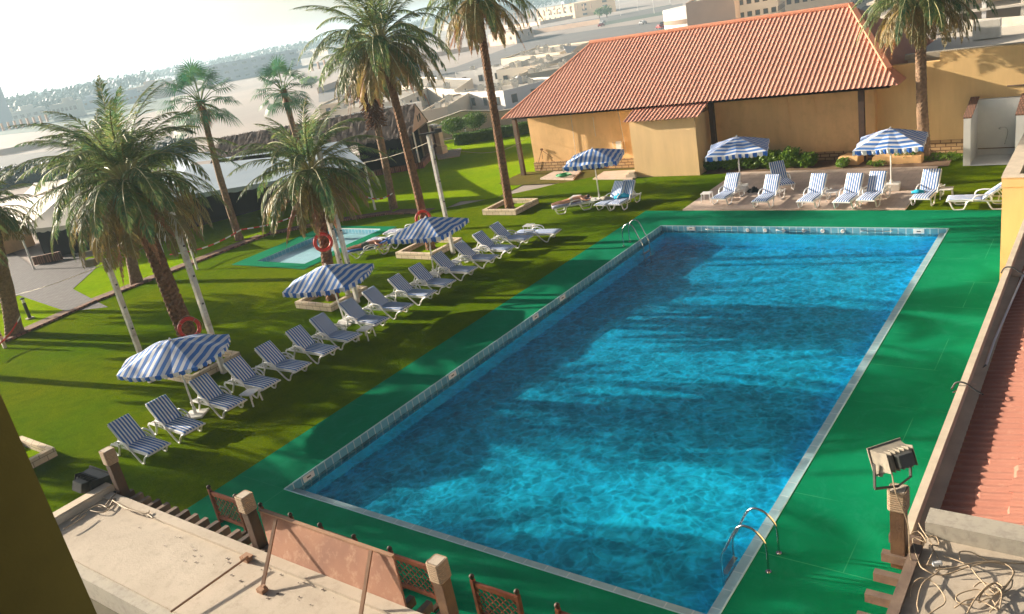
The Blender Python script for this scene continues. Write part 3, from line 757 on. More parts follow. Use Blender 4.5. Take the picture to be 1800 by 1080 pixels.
# barrier tape
t = NT('tape_stripe'); sp = t.n('ShaderNodeSeparateXYZ', i_Vector=t.co)
f_ = t.n('ShaderNodeMath', operation='FRACT', i_0=t.n('ShaderNodeMath', operation='MULTIPLY_ADD', i_0=sp.outputs[0], i_1=1.9, i_2=t.n('ShaderNodeMath', operation='MULTIPLY', i_0=sp.outputs[1], i_1=1.1).outputs[0]).outputs[0]).outputs[0]
t.out(t.mix(t.mapr(f_, .49, .51), (.62, .03, .02), (.78, .76, .72)), .5)
def tape(a, c_, label):
    a = Vector(a); c_ = Vector(c_); b = MB(); N = 26; pts = [(c_ - a) * (k / N) + Vector((0, 0, -.25 * math.sin(math.pi * k / N))) for k in range(N + 1)]
    for p in pts: b.v += [(p.x, p.y, p.z - .035), (p.x, p.y, p.z + .035)]
    for k in range(N): b.f.append((2 * k, 2 * k + 2, 2 * k + 3, 2 * k + 1))
    o = b.build('barrier_tape', 'tape_stripe', loc=a); md = o.modifiers.new('thick', 'SOLIDIFY'); md.thickness = .008
    tag(o, label, 'barrier tape', 'red and white barrier tapes')
tape(at(298, 448, .8), at(424, 404, .9), 'red and white tape strung low between the bushy palm and the fan palm')
tape(at(424, 404, .9), at(556, 360, .9), 'red and white tape running from the fan palm behind the shorter date palm')
tape(at(-30, 620, .4), at(36, 556, 1.0), 'red and white tape tied round the palm at the left edge')
tape(at(640, 345, .9), at(690, 340, .9), 'short run of tape ending at the palm with the rusty skirt')

# bollard lamp and small items on the left
def bollard(p, h, label):
    root = thing('bollard_lamp', label, 'garden lamp', p, 0, 'green bollard lamps')
    b = MB(); b.tube([(0, 0, 0), (0, 0, h * .78)], .075, 12); b.build('post', 'lamp_black', root)
    b = MB(); b.tube([(0, 0, h * .78), (0, 0, h * .95)], .06, 12); b.build('lens', 'sign_white', root)
    b = MB(); b.tube([(0, 0, h * .95), (0, 0, h), (0, 0, h * 1.03)], [.10, .10, .03], 12); b.build('cap', 'lamp_black', root)
    b = MB(); b.box(0, 0, .02, .3, .3, .05); b.build('foot', 'concrete_grey', root)
bollard(at(53, 560), 1.0, 'dark bollard lamp on the lawn next to the paved path')
bollard(at(822, 250), 1.1, 'bollard lamp before the hedge and the clipped shrubs')

# ================================================================ loungers
def lounger(name, label, kind, back, loc, rz, group, cushion='mattress_stripe'):
    root = thing(name, label, 'sun lounger', loc, rz, group)
    b = MB(); W_ = .33
    if kind == 'wave': prof = [(-.97, .26), (-.95, .17), (-.80, .03), (-.66, .02), (-.52, .22), (-.36, .42), (-.18, .46), (.02, .40), (.22, .24), (.46, .04), (.60, .02), (.70, .16), (.84, .28), (.98, .33)]
    else: prof = [(-.98, .33), (-.90, .30), (-.78, .05), (-.70, .02), (-.48, .02), (-.40, .08), (-.28, .30), (-.1, .33), (.2, .33), (.32, .28), (.42, .05), (.50, .02), (.70, .02), (.78, .08), (.88, .30), (.99, .33)]
    cp = catmull([(x, 0, z) for x, z in prof], 4)
    for sg in (-1, 1): b.tube([(p.x, sg * W_, p.z) for p in cp], .026, 7)
    b.build('legs', 'white_plastic', root, smooth=True)
    b = MB()
    for sg in (-1, 1): b.bar((-.95, sg * (W_ - .03), .30), (.95, sg * (W_ - .03), .32), .03, .05)
    b.bar((-.96, -W_, .27), (-.96, W_, .27), .05, .04); b.bar((.97, -W_, .33), (.97, W_, .33), .05, .04)
    for k in range(9): b.bar((-.10 + k * .125, -W_ + .02, .325), (-.10 + k * .125, W_ - .02, .325), .075, .012)
    b.bar((-.8, -W_ + .03, .285), (-.8, W_ - .03, .285), .04, .03); b.bar((-.6, -W_ + .03, .285), (-.6, W_ - .03, .285), .04, .03)
    b.build('seat_frame', 'white_plastic', root)
    a = R(back); hx, hz = -.16, .335; ux, uz = -math.cos(a), math.sin(a); Lb = .80
    b = MB()
    for sg in (-1, 1): b.bar((hx, sg * (W_ - .03), hz), (hx + ux * Lb, sg * (W_ - .03), hz + uz * Lb), .03, .045, up=(0, 1, 0))
    for k in range(7): q = .06 + k * .12; b.bar((hx + ux * q, -W_ + .02, hz + uz * q), (hx + ux * q, W_ - .02, hz + uz * q), .075, .012, up=(uz, 0, -ux))
    if back > 12:
        for sg in (-1, 1): b.bar((hx + ux * .5, sg * .2, hz + uz * .5), (hx - .62, sg * .2, .29), .025, .025)
    b.build('backrest', 'white_plastic', root)
    for sg in (-1, 1):
        b = MB(); y = sg * (W_ + .035)
        b.tube(catmull([(-.40, y, .31), (-.42, y, .44), (-.34, y, .53), (-.08, y, .54), (.10, y, .48), (.16, y, .33)], 4), .024, 6); b.build('armrest', 'white_plastic', root, smooth=True)
    if cushion:
        def pad(x0, z0, dx, dz, L_, nm):
            nx_, ny_ = 14, 10; bb = MB(); nx2, nz2 = -dz, dx
            if nz2 < 0: nx2, nz2 = -nx2, -nz2
            def P(i, j, s):
                u_ = i / nx_; v_ = j / ny_ * 2 - 1; th = .052 * (1 - .55 * abs(2 * u_ - 1) ** 8) * (1 - .5 * abs(v_) ** 6)
                th *= 1 - .08 * (1 if i % 4 == 0 and 0 < i < nx_ else 0)
                x = x0 + dx * L_ * u_; z = z0 + dz * L_ * u_; h_ = .015 + (th if s else 0)
                return (x + nx2 * h_, v_ * .315, z + nz2 * h_)
            for s in (0, 1):
                for i in range(nx_ + 1):
                    for j in range(ny_ + 1): bb.v.append(P(i, j, s))
            S = (nx_ + 1) * (ny_ + 1)
            for s in (0, 1):
                for i in range(nx_):
                    for j in range(ny_):
                        q = s * S + i * (ny_ + 1) + j; bb.f.append((q, q + 1, q + ny_ + 2, q + ny_ + 1))
            for i in range(nx_):
                for j in (0, ny_): q = i * (ny_ + 1) + j; bb.f.append((q, q + ny_ + 1, q + ny_ + 1 + S, q + S))
            for j in range(ny_):
                for i in (0, nx_): q = i * (ny_ + 1) + j; bb.f.append((q, q + 1, q + 1 + S, q + S))
            bb.build(nm, cushion, root, smooth=True)
        pad(-.15, .335, 1, 0, 1.12, 'seat_cushion'); pad(hx + .01, hz + .01, ux, uz, .84, 'backrest_cushion')
    return root
RY = [-.64, .49, 1.9, 3.14, 4.31, 5.54, 6.59, 7.95, 9.13, 10.43, 11.56, 12.94, 14.3, 15.52, 16.77]
RL = ['striped lounger nearest the roof slab at the front end of the row', 'striped lounger left of the nearest umbrella pole, second from the front', 'striped lounger right of the nearest umbrella pole', 'striped lounger behind the small white table at the front of the row',
      'fifth striped lounger from the front, level with the back of the nearest planter', 'sixth striped lounger from the front of the row', 'striped lounger just before the second umbrella pole', 'striped lounger right behind the second umbrella pole beside a white table',
      'ninth striped lounger from the front, behind the second umbrella', 'tenth striped lounger from the front, before the third umbrella pole', 'striped lounger right before the third umbrella pole', 'striped lounger just behind the third umbrella pole with an armrest table',
      'thirteenth striped lounger from the front of the row', 'fourteenth striped lounger from the front beside the white table', 'last upright striped lounger at the far end of the row']
G1 = 'striped sun loungers lined up along the pool'
L0 = lounger('sun_lounger', RL[0], 'wave', 46, (-5.61, RY[0] + .33, 0), 0, G1); index()
rngl = random.Random(4)
for k in range(1, 15): dup(L0, (-5.61 + rngl.uniform(-.03, .03), RY[k] + .33, 0), rngl.uniform(-.05, .05), RL[k], G1)
lounger('sun_lounger', 'flat white lounger at the far end of the row', 'wave', 0, (-4.72, 17.9, 0), .12, G1, 'mattress_pale' if 'mattress_pale' in MATS else 'mattress_stripe')
TG = 'striped loungers on the beige terrace'
def foot_head(fx, fy, hx, hy, zf=.34, zh=.95):
    f = at(fx, fy, zf); h_ = at(hx, hy, zh); d = (f - h_); d.z = 0; d.normalize(); return f, d
T0 = None
for (fx, fy, hx, hy, lb, dz) in ((1262, 352, 1282, 314, 'striped lounger at the left corner of the terrace beside a low white table', .05), (1335, 357, 1356, 315, 'striped lounger right of the left terrace umbrella base', .05),
        (1384, 327, 1367, 291, 'striped lounger turned askew at the back of the terrace', .05), (1415, 357, 1439, 312, 'striped lounger standing alone in the middle of the terrace front', .05),
        (1479, 358, 1502, 312, 'striped lounger beside the white table in the right half of the terrace', .05), (1521, 355, 1540, 311, 'striped lounger next to the right terrace umbrella base', .05),
        (1617, 350, 1636, 304, 'striped lounger with a blue cloth on the grass right of the terrace', 0)):
    f, d = foot_head(fx, fy, hx, hy); c_ = f - d * .98; rz = math.atan2(d.y, d.x)
    if T0 is None: T0 = lounger('sun_lounger', lb, 'trap', 54, (c_.x, c_.y, dz), rz, TG); index()
    else: dup(T0, (c_.x, c_.y, dz), rz, lb, TG)
cloth_c = at(1612, 336, .42)
f = at(1664, 352, .34); lounger('sun_lounger', 'white lounger seen from the side, partly hidden by the yellow block', 'trap', 38, (f.x + .97, f.y + .25, 0), math.pi + .06, TG, 'mattress_stripe')
UG = 'loungers near the umbrella by the ochre hall'
k1f = at(967, 364, .36); k1h = at(1046, 350, .36); k1d = (k1f - k1h).normalized(); K1 = k1h.lerp(k1f, .5)
lounger('sun_lounger', 'flat white lounger with a sunbather lying face down near the far umbrella', 'trap', 3, (K1.x, K1.y, 0), math.atan2(k1d.y, k1d.x), UG, 'towel_stripe')
for (fx, fy, hx, hy, lb) in ((1054, 361, 1084, 324, 'lounger right of the far umbrella pole with a crumpled grey towel'), (1079, 360, 1108, 319, 'lounger with a bright blue towel right of the far umbrella')):
    f, d = foot_head(fx, fy, hx, hy); c_ = f - d * .98; dup(T0, (c_.x, c_.y, 0), math.atan2(d.y, d.x), lb, UG)
KG = 'loungers beside the small pool'
m1f = at(613, 441, .36); m1h = at(682, 429, .36); m1d = (m1f - m1h).normalized(); M1 = m1h.lerp(m1f, .5)
lounger('sun_lounger', 'lounger with a navy towel and a man lying face down beside the small pool', 'wave', 14, (M1.x, M1.y, 0), math.atan2(m1d.y, m1d.x), KG, 'towel_navy')
for (fx, fy, hx, hy, lb) in ((650, 421, 722, 420, 'flat pale lounger between the small pool and the third umbrella'), (680, 407, 745, 404, 'flat pale lounger mostly hidden behind the third umbrella')):
    a = at(fx, fy, .36); c2 = at(hx, hy, .36); d = (a - c2).normalized(); m_ = a - d * .98
    lounger('sun_lounger', lb, 'wave', 2, (m_.x, m_.y, 0), math.atan2(d.y, d.x), KG, 'towel_stripe')

# towels and small items
def crumple(name, label, c_, sx, sy, rz, m, h_=.10, seed=0):
    b = MB(); n = 16
    for i in range(n + 1):
        for j in range(n + 1):
            u_, v_ = i / n - .5, j / n - .5; rr = 1 - .25 * noise.noise(Vector((math.atan2(v_, u_) * 1.5, seed, 0)))
            z = .015 + h_ * max(0, (1 - 4 * (u_ * u_ + v_ * v_))) * (.55 + .9 * abs(noise.noise(Vector((u_ * 5, v_ * 5, seed))))) + .025 * noise.noise(Vector((u_ * 12, v_ * 12, seed + 5)))
            b.v.append((u_ * sx * rr, v_ * sy * rr, max(.004, z)))
    for i in range(n):
        for j in range(n): q = i * (n + 1) + j; b.f.append((q, q + 1, q + n + 2, q + n + 1))
    o = b.build(name, m, smooth=True, loc=c_); o.rotation_euler = (0, 0, rz)
    md = o.modifiers.new('thick', 'SOLIDIFY'); md.thickness = .012
    tag(o, label, 'towel'); return o
crumple('towel', 'bright blue towel heaped on a lounger near the far umbrella', at(1094, 346, .42), .75, .55, .5, 'towel_blue', .16, 1)
crumple('towel', 'turquoise cloth dropped on the lounger right of the terrace', at(1613, 338, .41), .42, .34, .2, 'towel_blue', .10, 2)
crumple('towel', 'grey brown towel crumpled on the lounger right of the far umbrella pole', at(1064, 350, .42), .5, .45, .2, 'concrete_grey', .12, 3)

crumple('bag', 'dark bag on the terrace behind the lounger beside the left umbrella', at(1325, 337, .06), .5, .36, .3, 'black', .22, 6)['category'] = 'bag'
# ================================================================ side tables
def table(p, label, rz=0, s=.44, h=.38, group='small white plastic side tables'):
    root = thing('side_table', label, 'side table', p, rz, group)
    b = MB(); b.box(0, 0, h - .015, s, s, .03); b.build('table_top', 'white_plastic', root, bevel=.008)
    for i, j in ((-1, -1), (1, -1), (1, 1), (-1, 1)):
        b = MB(); b.bar((i * s * .40, j * s * .40, h - .03), (i * s * .46, j * s * .46, 0), .035, .035); b.build('leg', 'white_plastic', root)
    return root
tb = [(438, 689, 'small white table between the third and fourth lounger of the row', .2), (640, 577, 'small white table by the second umbrella in the row', .2), (634, 493, None, .2),
      (709, 427, None, .2)]
def tpos(px, py, z=.38, dz=0): p = at(px, py, z); p.z = dz; return p
t0 = table(tpos(438, 689), 'small white table before the fourth lounger of the row', .2); index()
dup(t0, tpos(641, 577), .15, 'small white table at the foot of the second umbrella lounger pair')
dup(t0, (-6.05, 13.85, 0), .1, 'small white table wedged between loungers behind the third umbrella pole')
dup(t0, (-6.15, 15.05, 0), .1, 'small white table between the last upright loungers of the row')
dup(t0, tpos(1242, 341, .38, .05), .1, 'small white table at the far left corner of the terrace')
dup(t0, tpos(1463, 338, .38, .05), .1, 'small white table in the middle of the terrace loungers')
dup(t0, tpos(1664, 331), .1, 'small white table on the grass right of the terrace')
dup(t0, tpos(668, 427), .3, 'small white table next to the sunbathing man by the small pool')
dup(t0, tpos(1012, 345), .2, 'small white table behind the head of the sunbather near the far umbrella')
dup(t0, (-5.75, 18.75, 0), .1, 'small white table behind the flat lounger at the far end of the row')
b = MB(); b.box(0, 0, .06, .22, .16, .12); b.box(0, 0, .125, .20, .14, .012); o = b.build('small_box', 'sign_white', loc=at(1044, 353, .42)); tag(o, 'small white box at the foot of the far umbrella pole lounger', 'box')

# ================================================================ umbrellas
def umbrella(p, label, half=1.08, hz=2.42, ez=1.98, rz=0.0, rnd=.0, axis=0, base='slab', tilt=(0, 0), seed=0, group='blue and white striped umbrellas', lean=(0, 0), flap=.15):
    rng = random.Random(seed); root = thing('umbrella', label, 'umbrella', p, rz, group)
    tx, ty = lean
    b = MB(); b.tube([(0, 0, .02), (tx * .6, ty * .6, 1.4), (tx, ty, hz - .03)], .030, 10); b.build('pole', 'white_paint', root, smooth=True)
    NA, NR = 64, 10
    def rad(th):
        c_, s_ = abs(math.cos(th)), abs(math.sin(th)); sq = half / max(c_, s_); ci = half * 1.12
        k = 8 * th / (2 * math.pi); sag = (1 - abs(2 * (k - math.floor(k)) - 1))
        r = sq * (1 - rnd) + ci * rnd; return r * (1 - .035 * sag), sag
    def pt(th, f):
        r, sag = rad(th); rr = r * f; z = hz - (hz - ez) * (f ** 1.12) - .035 * sag * f - .10 * rnd * 0
        z += .012 * noise.noise(Vector((math.cos(th) * 3 * f, math.sin(th) * 3 * f, seed)))
        x, y = rr * math.cos(th), rr * math.sin(th)
        return (x + tx, y + ty, z + tilt[0] * x + tilt[1] * y)
    b = MB(); b.v.append((tx, ty, hz + .01))
    for i in range(1, NR + 1):
        for k in range(NA): b.v.append(pt(2 * math.pi * k / NA, i / NR))
    for k in range(NA): b.f.append((0, 1 + k, 1 + (k + 1) % NA))
    for i in range(NR - 1):
        for k in range(NA): b.f.append((1 + i * NA + k, 1 + (i + 1) * NA + k, 1 + (i + 1) * NA + (k + 1) % NA, 1 + i * NA + (k + 1) % NA))
    o = b.build('canopy', 'canopy_stripe_x' if axis else 'canopy_stripe', root)
    md = o.modifiers.new('thick', 'SOLIDIFY'); md.thickness = .006
    b = MB(); NV = 480
    for k in range(NV):
        th = 2 * math.pi * k / NV; x, y, z = pt(th, 1.0)
        per = rad(th)[0] * th * 0; dist = k / NV * 60; sc = abs(math.sin(math.pi * dist)) ** .5
        dr = flap * 1.25 * (.62 + .38 * sc) * (1 + .12 * noise.noise(Vector((x * 3, y * 3, seed)))); ou = .012 * math.sin(dist * 2 * math.pi) + .03 * noise.noise(Vector((x * 4, y * 4, 2 + seed)))
        b.v.append((x, y, z)); b.v.append((x + math.cos(th) * (ou + .01), y + math.sin(th) * (ou + .01), z - dr * .5)); b.v.append((x + math.cos(th) * ou * 1.5, y + math.sin(th) * ou * 1.5, z - dr))
    for k in range(NV):
        q = 3 * k; r2 = 3 * ((k + 1) % NV)
        b.f.append((q, q + 1, r2 + 1, r2)); b.f.append((q + 1, q + 2, r2 + 2, r2 + 1))
    o = b.build('valance', 'valance_stripe', root); md = o.modifiers.new('thick', 'SOLIDIFY'); md.thickness = .005
    for k in range(8):
        th = 2 * math.pi * k / 8; e_ = pt(th, .97); b = MB()
        b.bar((tx, ty, hz - .05), (e_[0], e_[1], e_[2] - .02), .016, .016)
        m_ = pt(th, .5); b.bar((tx * .8, ty * .8, hz - .75), (m_[0], m_[1], m_[2] - .02), .012, .012); b.build('rib', 'white_paint', root)
    b = MB(); b.tube([(tx, ty, hz), (tx, ty, hz + .07)], [.045, .02], 8); b.build('finial', 'white_paint', root)
    b = MB()
    if base == 'slab': b.box(0, 0, .03, .62, .55, .06); b.tube([(0, 0, .05), (0, 0, .28)], .05, 10)
    else: b.box(0, 0, .14, .62, .52, .26); b.tube([(0, 0, .26), (0, 0, .42)], .06, 10)
    b.build('base', 'white_paint', root, bevel=.015)
    return root
# stripes along the other plan direction, and stripes counted round the valance
stripemat('canopy_stripe_x', (.045, .20, .60), (.74, .77, .82), 4.6, 'X')
t = NT('valance_stripe'); sp = t.n('ShaderNodeSeparateXYZ', i_Vector=t.co)
an = t.n('ShaderNodeMath', operation='ARCTAN2', i_0=sp.outputs[1], i_1=sp.outputs[0]).outputs[0]
f_ = t.n('ShaderNodeMath', operation='FRACT', i_0=t.n('ShaderNodeMath', operation='MULTIPLY_ADD', i_0=an, i_1=60 / 2 / (2 * math.pi), i_2=.1).outputs[0]).outputs[0]
t.out(t.mix(t.mapr(f_, .49, .51), (.03, .15, .56), (.80, .81, .83)), .8, t.bump(t.noise(20, 3), .2, .01))
umbrella(at(345, 730), 'nearest blue and white striped umbrella, tipped slightly to one side, over the front loungers', half=1.36, hz=2.42, ez=1.98, rz=.55, rnd=.75, axis=1, seed=1, flap=.10, tilt=(-.03, .0))
umbrella(at(607, 569), 'second striped umbrella of the row beside the twin white poles', half=1.34, hz=2.26, ez=1.80, rz=.35, rnd=.55, axis=1, seed=2, lean=(-.1, -.1), flap=.14)
umbrella(at(763, 484), 'third striped umbrella of the left row, hiding part of a life ring', half=1.25, hz=2.38, ez=1.92, rz=.18, rnd=.25, axis=1, seed=3, lean=(.16, .08), flap=.15)
umbrella(at(1054, 351), 'striped umbrella with a dark square seam on the lawn before the ochre hall', half=1.30, hz=2.48, ez=2.02, rz=.35, rnd=.1, axis=1, seed=4, flap=.17)
p_ = at(1303, 338); p_.z = .05; umbrella(p_, 'left striped umbrella on the beige terrace', half=1.27, hz=2.42, ez=1.92, rz=.30, rnd=.0, axis=0, base='box', seed=5)
p_ = at(1567, 336); p_.z = .05; umbrella(p_, 'right striped umbrella on the beige terrace near the wall palm', half=1.22, hz=2.44, ez=1.92, rz=.12, rnd=.0, axis=0, base='box', seed=6)

# ================================================================ pool fittings
def ladder(c_, rz, label, h=.82, steps=True, drop=.9):
    root = thing('pool_ladder', label, 'pool ladder', c_, rz, 'steel pool ladders')   # local +x points over the water
    for sg in (-1, 1):
        b = MB(); y = sg * .26
        b.tube(catmull([(-.30, y, 0), (-.30, y, .45), (-.24, y, h * .8), (-.05, y, h), (.18, y, h * .93), (.42, y, h * .35), (.52, y, .05), (.53, y, -.35), (.53, y, -drop)], 5), .021, 8)
        hr = b.build('handrail', 'steel', root, smooth=True)
        f2 = MB(); f2.tube([(-.30, y, 0), (-.30, y, .02)], .05, 12); f2.build('foot_plate', 'steel', hr)
    for k in range(3):
        b = MB(); b.box(.50, 0, -.32 - k * .24, .10, .50, .03); b.build('step', 'steel', root)
ladder((10.62, 1.72, 0), math.pi, 'steel pool ladder at the front right corner of the pool')
ladder((-.02, 17.62, 0), 0, 'tall steel pool ladder at the far left corner of the pool', .9)
def marker(p, d, label, big=True):
    root = thing('depth_marker', label, 'depth marker', p, 0, 'white depth markers on the pool edge'); d = Vector(d)
    nrm_ = Vector((d.y, -d.x, 0)) if abs(d.y) > .5 else Vector((0, -1, 0))
    b = MB(); b.box(0, 0, 0, .34 if abs(d.x) > .5 else .012, .34 if abs(d.y) > .5 else .012, .15); b.build('plate', 'sign_white', root)
    b = MB(); q = nrm_ * .009
    b.box(q.x, q.y, 0, .12 if abs(d.x) > .5 else .006, .12 if abs(d.y) > .5 else .006, .03); b.build('pictogram', 'dark_metal', root)
for k, (px, py) in enumerate(((541, 832), (795, 658), (941, 554), (988, 520))):
    q = Matrix(CR) @ Vector((px - 900, -(py - 540), -FPX)); t_ = (.008 - CAM.x) / q.x; y = (CAM + q * t_).y
    marker((.007, y, -.10), (0, 1, 0), ['white depth marker nearest the front corner of the pool', 'white depth marker level with the second umbrella', 'third white depth marker along the left pool edge', 'farthest white depth marker on the left pool edge'][k])
for x, lb in ((at(1208, 402).x, 'white depth marker at the left end of the far pool edge'), (at(1612, 406).x, 'white depth marker at the right end of the far pool edge')): marker((x, 19.992, -.11), (1, 0, 0), lb)
for k, (pa1, pb1) in enumerate(((1233, 1277), (1360, 1415), (1511, 1565))):
    xa, xb = at(pa1, 404).x, at(pb1, 406).x; b = MB(); b.tube([(xa, 19.99, -.06), (xa, 19.93, -.10), (xb, 19.93, -.10), (xb, 19.99, -.06)], .016, 7)
    o = b.build('grab_bar', 'steel', smooth=True); tag(o, ['steel grab bar near the left end of the far pool edge', 'steel grab bar in the middle of the far pool edge', 'steel grab bar near the right end of the far pool edge'][k], 'grab bar', 'steel grab bars')
GI = ['leftmost', 'second from the left', 'third from the left', 'fourth from the left', 'fifth from the left', 'rightmost']
for k, px in enumerate((1306, 1338, 1371, 1407, 1441, 1477)):
    x = at(px, 405).x; b = MB(); ring(b, (x, 19.985, -.14), (0, 1, 0), .055, .018, 16, 6); b.tube([(x, 19.99, -.14), (x, 19.975, -.14)], .03, 10)
    o = b.build('water_inlet', 'sign_white', smooth=True); tag(o, 'round white water inlet on the far pool edge, ' + GI[k], 'water inlet', 'round water inlets')

# ================================================================ people
def figure(name, label, joints, edges, radii, m, loc, rz, parts=()):
    me = bpy.data.meshes.new(name); me.from_pydata(joints, edges, []); me.update()
    o = bpy.data.objects.new(name, me); C.objects.link(o); o.location = loc; o.rotation_euler = (0, 0, rz)
    sk = o.modifiers.new('skin', 'SKIN'); sk.use_smooth_shade = True
    me.skin_vertices[0].data[0].use_root = True
    for i, r in enumerate(radii):
        r = r if isinstance(r, tuple) else (r, r); me.skin_vertices[0].data[i].radius = r
    sb = o.modifiers.new('sub', 'SUBSURF'); sb.levels = 2; sb.render_levels = 2
    me.materials.append(MATS[m]); tag(o, label, 'person'); return o
def person(label, loc, rz, tan, arm_down, short):
    # local x runs from head (-) to feet (+); lying face down on a mat whose top is z = 0
    J = [(0, 0, .10), (-.14, 0, .11), (-.30, 0, .12), (-.46, 0, .13), (-.55, 0, .13), (-.62, 0, .14), (-.72, .0, .135), (-.79, 0, .13)]; Rr = [(.10, .15), (.088, .125), (.10, .145), (.10, .16), (.065, .08), (.052, .052), (.078, .08), (.065, .066)]
    E = [(i, i + 1) for i in range(7)]
    def chain(start, pts, rs):
        i0 = start
        for p, r in zip(pts, rs): J.append(p); Rr.append(r); E.append((i0, len(J) - 1)); i0 = len(J) - 1
        return i0
    for sg in (-1, 1):
        chain(0, [(.10, sg * .09, .10), (.30, sg * .11, .085), (.50, sg * .12, .07), (.62, sg * .12, .075), (.80, sg * .125, .06), (.90, sg * .125, .045), (1.00, sg * .13, .03)], [.095, .082, .062, .062, .042, .035, .026])
        if sg < 0 and arm_down: pts = [(-.45, -.20, .12), (-.42, -.36, .0), (-.44, -.40, -.20), (-.47, -.42, -.30)]; rs = [.058, .045, .036, .026]
        else: pts = [(-.46, sg * .20, .10), (-.66, sg * .34, .05), (-.86, sg * .20, .04), (-.92, sg * .10, .035)]; rs = [.056, .044, .034, .026]
        h_ = chain(3, pts, rs); P = Vector(J[h_]); Q = Vector(pts[-2]); d = (P - Q).normalized(); s_ = d.cross(Vector((0, 0, 1)))
        s_ = s_.normalized() if s_.length > .1 else Vector((0, 1, 0))
        for k in range(4): a = P + d * .035 + s_ * (k - 1.5) * .020; chain(h_, [tuple(a), tuple(a + d * (.035 + .012 * (k in (1, 2))) + Vector((0, 0, -.008)))], [.0095, .008])
        chain(h_, [tuple(P + s_ * .04), tuple(P + s_ * .055 + d * .03)], [.010, .008])
    o = figure('person', label, J, E, Rr, 'skin_tan' if tan else 'skin_pale', loc, rz)
    b = MB(); n = 12      # hair cap over the crown of the head
    for i in range(n + 1):
        for j in range(n):
            a, p2 = math.pi * i / n, 2 * math.pi * j / n; b.v.append((-.775 + .095 * math.cos(a), .094 * math.sin(a) * math.cos(p2), .155 + .088 * math.sin(a) * math.sin(p2)))
    for i in range(n):
        for j in range(n): b.f.append((i * n + j, i * n + (j + 1) % n, (i + 1) * n + (j + 1) % n, (i + 1) * n + j))
    b.build('hair', 'hair_dark', o, smooth=True)
    b = MB()
    if short: secs = [(-.12, .0, .155, .098), (0, 0, .185, .128), (.10, .0, .198, .128), (.24, 0, .205, .108)]
    else: secs = [(-.02, .0, .172, .122), (.06, 0, .182, .124), (.12, 0, .16, .11)]
    for x, y, ry, rz_ in secs:
        for k in range(20): th = 2 * math.pi * k / 20; b.v.append((x, ry * math.cos(th) * 1.04, .10 + rz_ * math.sin(th)))
    for i in range(len(secs) - 1):
        for k in range(20): b.f.append((i * 20 + k, i * 20 + (k + 1) % 20, (i + 1) * 20 + (k + 1) % 20, (i + 1) * 20 + k))
    b.build('swim_shorts' if short else 'swimwear', 'shorts' if short else 'bikini', o, smooth=True)
    return o
person('person in dark swim shorts lying face down, one arm hanging to the grass', (M1.x + m1d.x * .02, M1.y + m1d.y * .02, .405), math.atan2(m1d.y, m1d.x), True, True, True)
person('person with pale swimwear sunbathing face down near the far umbrella', (K1.x, K1.y, .405), math.atan2(k1d.y, k1d.x), False, False, False)


# ================================================================ ochre hall with the big corrugated roof
def corrugated(name, m, parent, x0, x1, ye, ze, yr, zr, pitch=.222, amp=.036, hipl=0.0, hipr=0.0, rows=16, thick=.03, seed=0, step=.013):
    """roof slope that rises from the eave (ye, ze) to the ridge (yr, zr); hips cut both ends"""
    b = MB(); per = 10; nx = int((x1 - x0) / pitch * per); L = math.hypot(yr - ye, zr - ze); ny = Vector((0, -(zr - ze), abs(yr - ye))).normalized() * (1 if yr > ye else 1)
    ny = Vector((0, -(zr - ze) / L if yr > ye else (zr - ze) / L, abs(yr - ye) / L))
    cols = []
    for i in range(nx + 1):
        x = x0 + (x1 - x0) * i / nx; fm = 1.0
        if hipl and x < x0 + hipl: fm = (x - x0) / hipl
        if hipr and x > x1 - hipr: fm = min(fm, (x1 - x) / hipr)
        uu = (x / pitch) % 1.0; wv = math.sin(math.pi * uu / .52) ** .8 if uu < .52 else 0.0
        colv = []
        for j in range(rows):
            for e in (0, 1):
                f = (j + e) / rows
                if f > fm: f = fm
                off = amp * wv + step * (1 - e) + .006 * noise.noise(Vector((x * 2, j * 3.1, seed)))
                if e == 0: off += .0
                p = Vector((x, ye + (yr - ye) * f, ze + (zr - ze) * f)) + ny * off; colv.append(tuple(p))
        cols.append(colv)
    n = rows * 2
    for c_ in cols: b.v += c_
    for i in range(nx):
        for j in range(n - 1): b.f.append((i * n + j, (i + 1) * n + j, (i + 1) * n + j + 1, i * n + j + 1))
    me = bpy.data.meshes.new(name); me.from_pydata(b.v, [], b.f); me.update(); me.materials.append(MATS[m])
    me.polygons.foreach_set('use_smooth', [False] * len(me.polygons))
    o = bpy.data.objects.new(name, me); C.objects.link(o); o.parent = parent; return o
EY, EZ, RYY, RZZ = 28.9, 3.42, 34.5, 6.5
EX0, EX1, HIP = -13.95, 7.15, 3.25
hall = thing('hall', 'ochre hall with a broad terracotta hip roof behind the pool', 'building')
b = MB(); b.prism(rect(-13.1, 30.2, 5.9, 38.8), 0, 3.38); b.build('wall', 'wall_ochre', hall)
b = MB(); b.prism(rect(-13.14, 30.15, -5.3, 30.19), 0, .55); b.prism(rect(-1.75, 30.15, 5.9, 30.19), 0, .42); b.build('stone_base', 'stone_base', hall)
b = MB()
b.quad((EX0 + .4, EY + .25, EZ - .12), (EX1 - .4, EY + .25, EZ - .12), (EX1 - .4, 40, EZ - .12), (EX0 + .4, 40, EZ - .12)); b.build('soffit', 'wood_dark', hall)
roof = corrugated('roof', 'terracotta', hall, EX0, EX1, EY, EZ, RYY, RZZ, hipl=HIP, hipr=HIP, rows=11)
BY = 2 * RYY - EY
b = MB(); b.quad((EX1 - HIP, RYY, RZZ), (EX0 + HIP, RYY, RZZ), (EX0, BY, EZ), (EX1, BY, EZ)); b.build('back_slope', 'terracotta', roof)
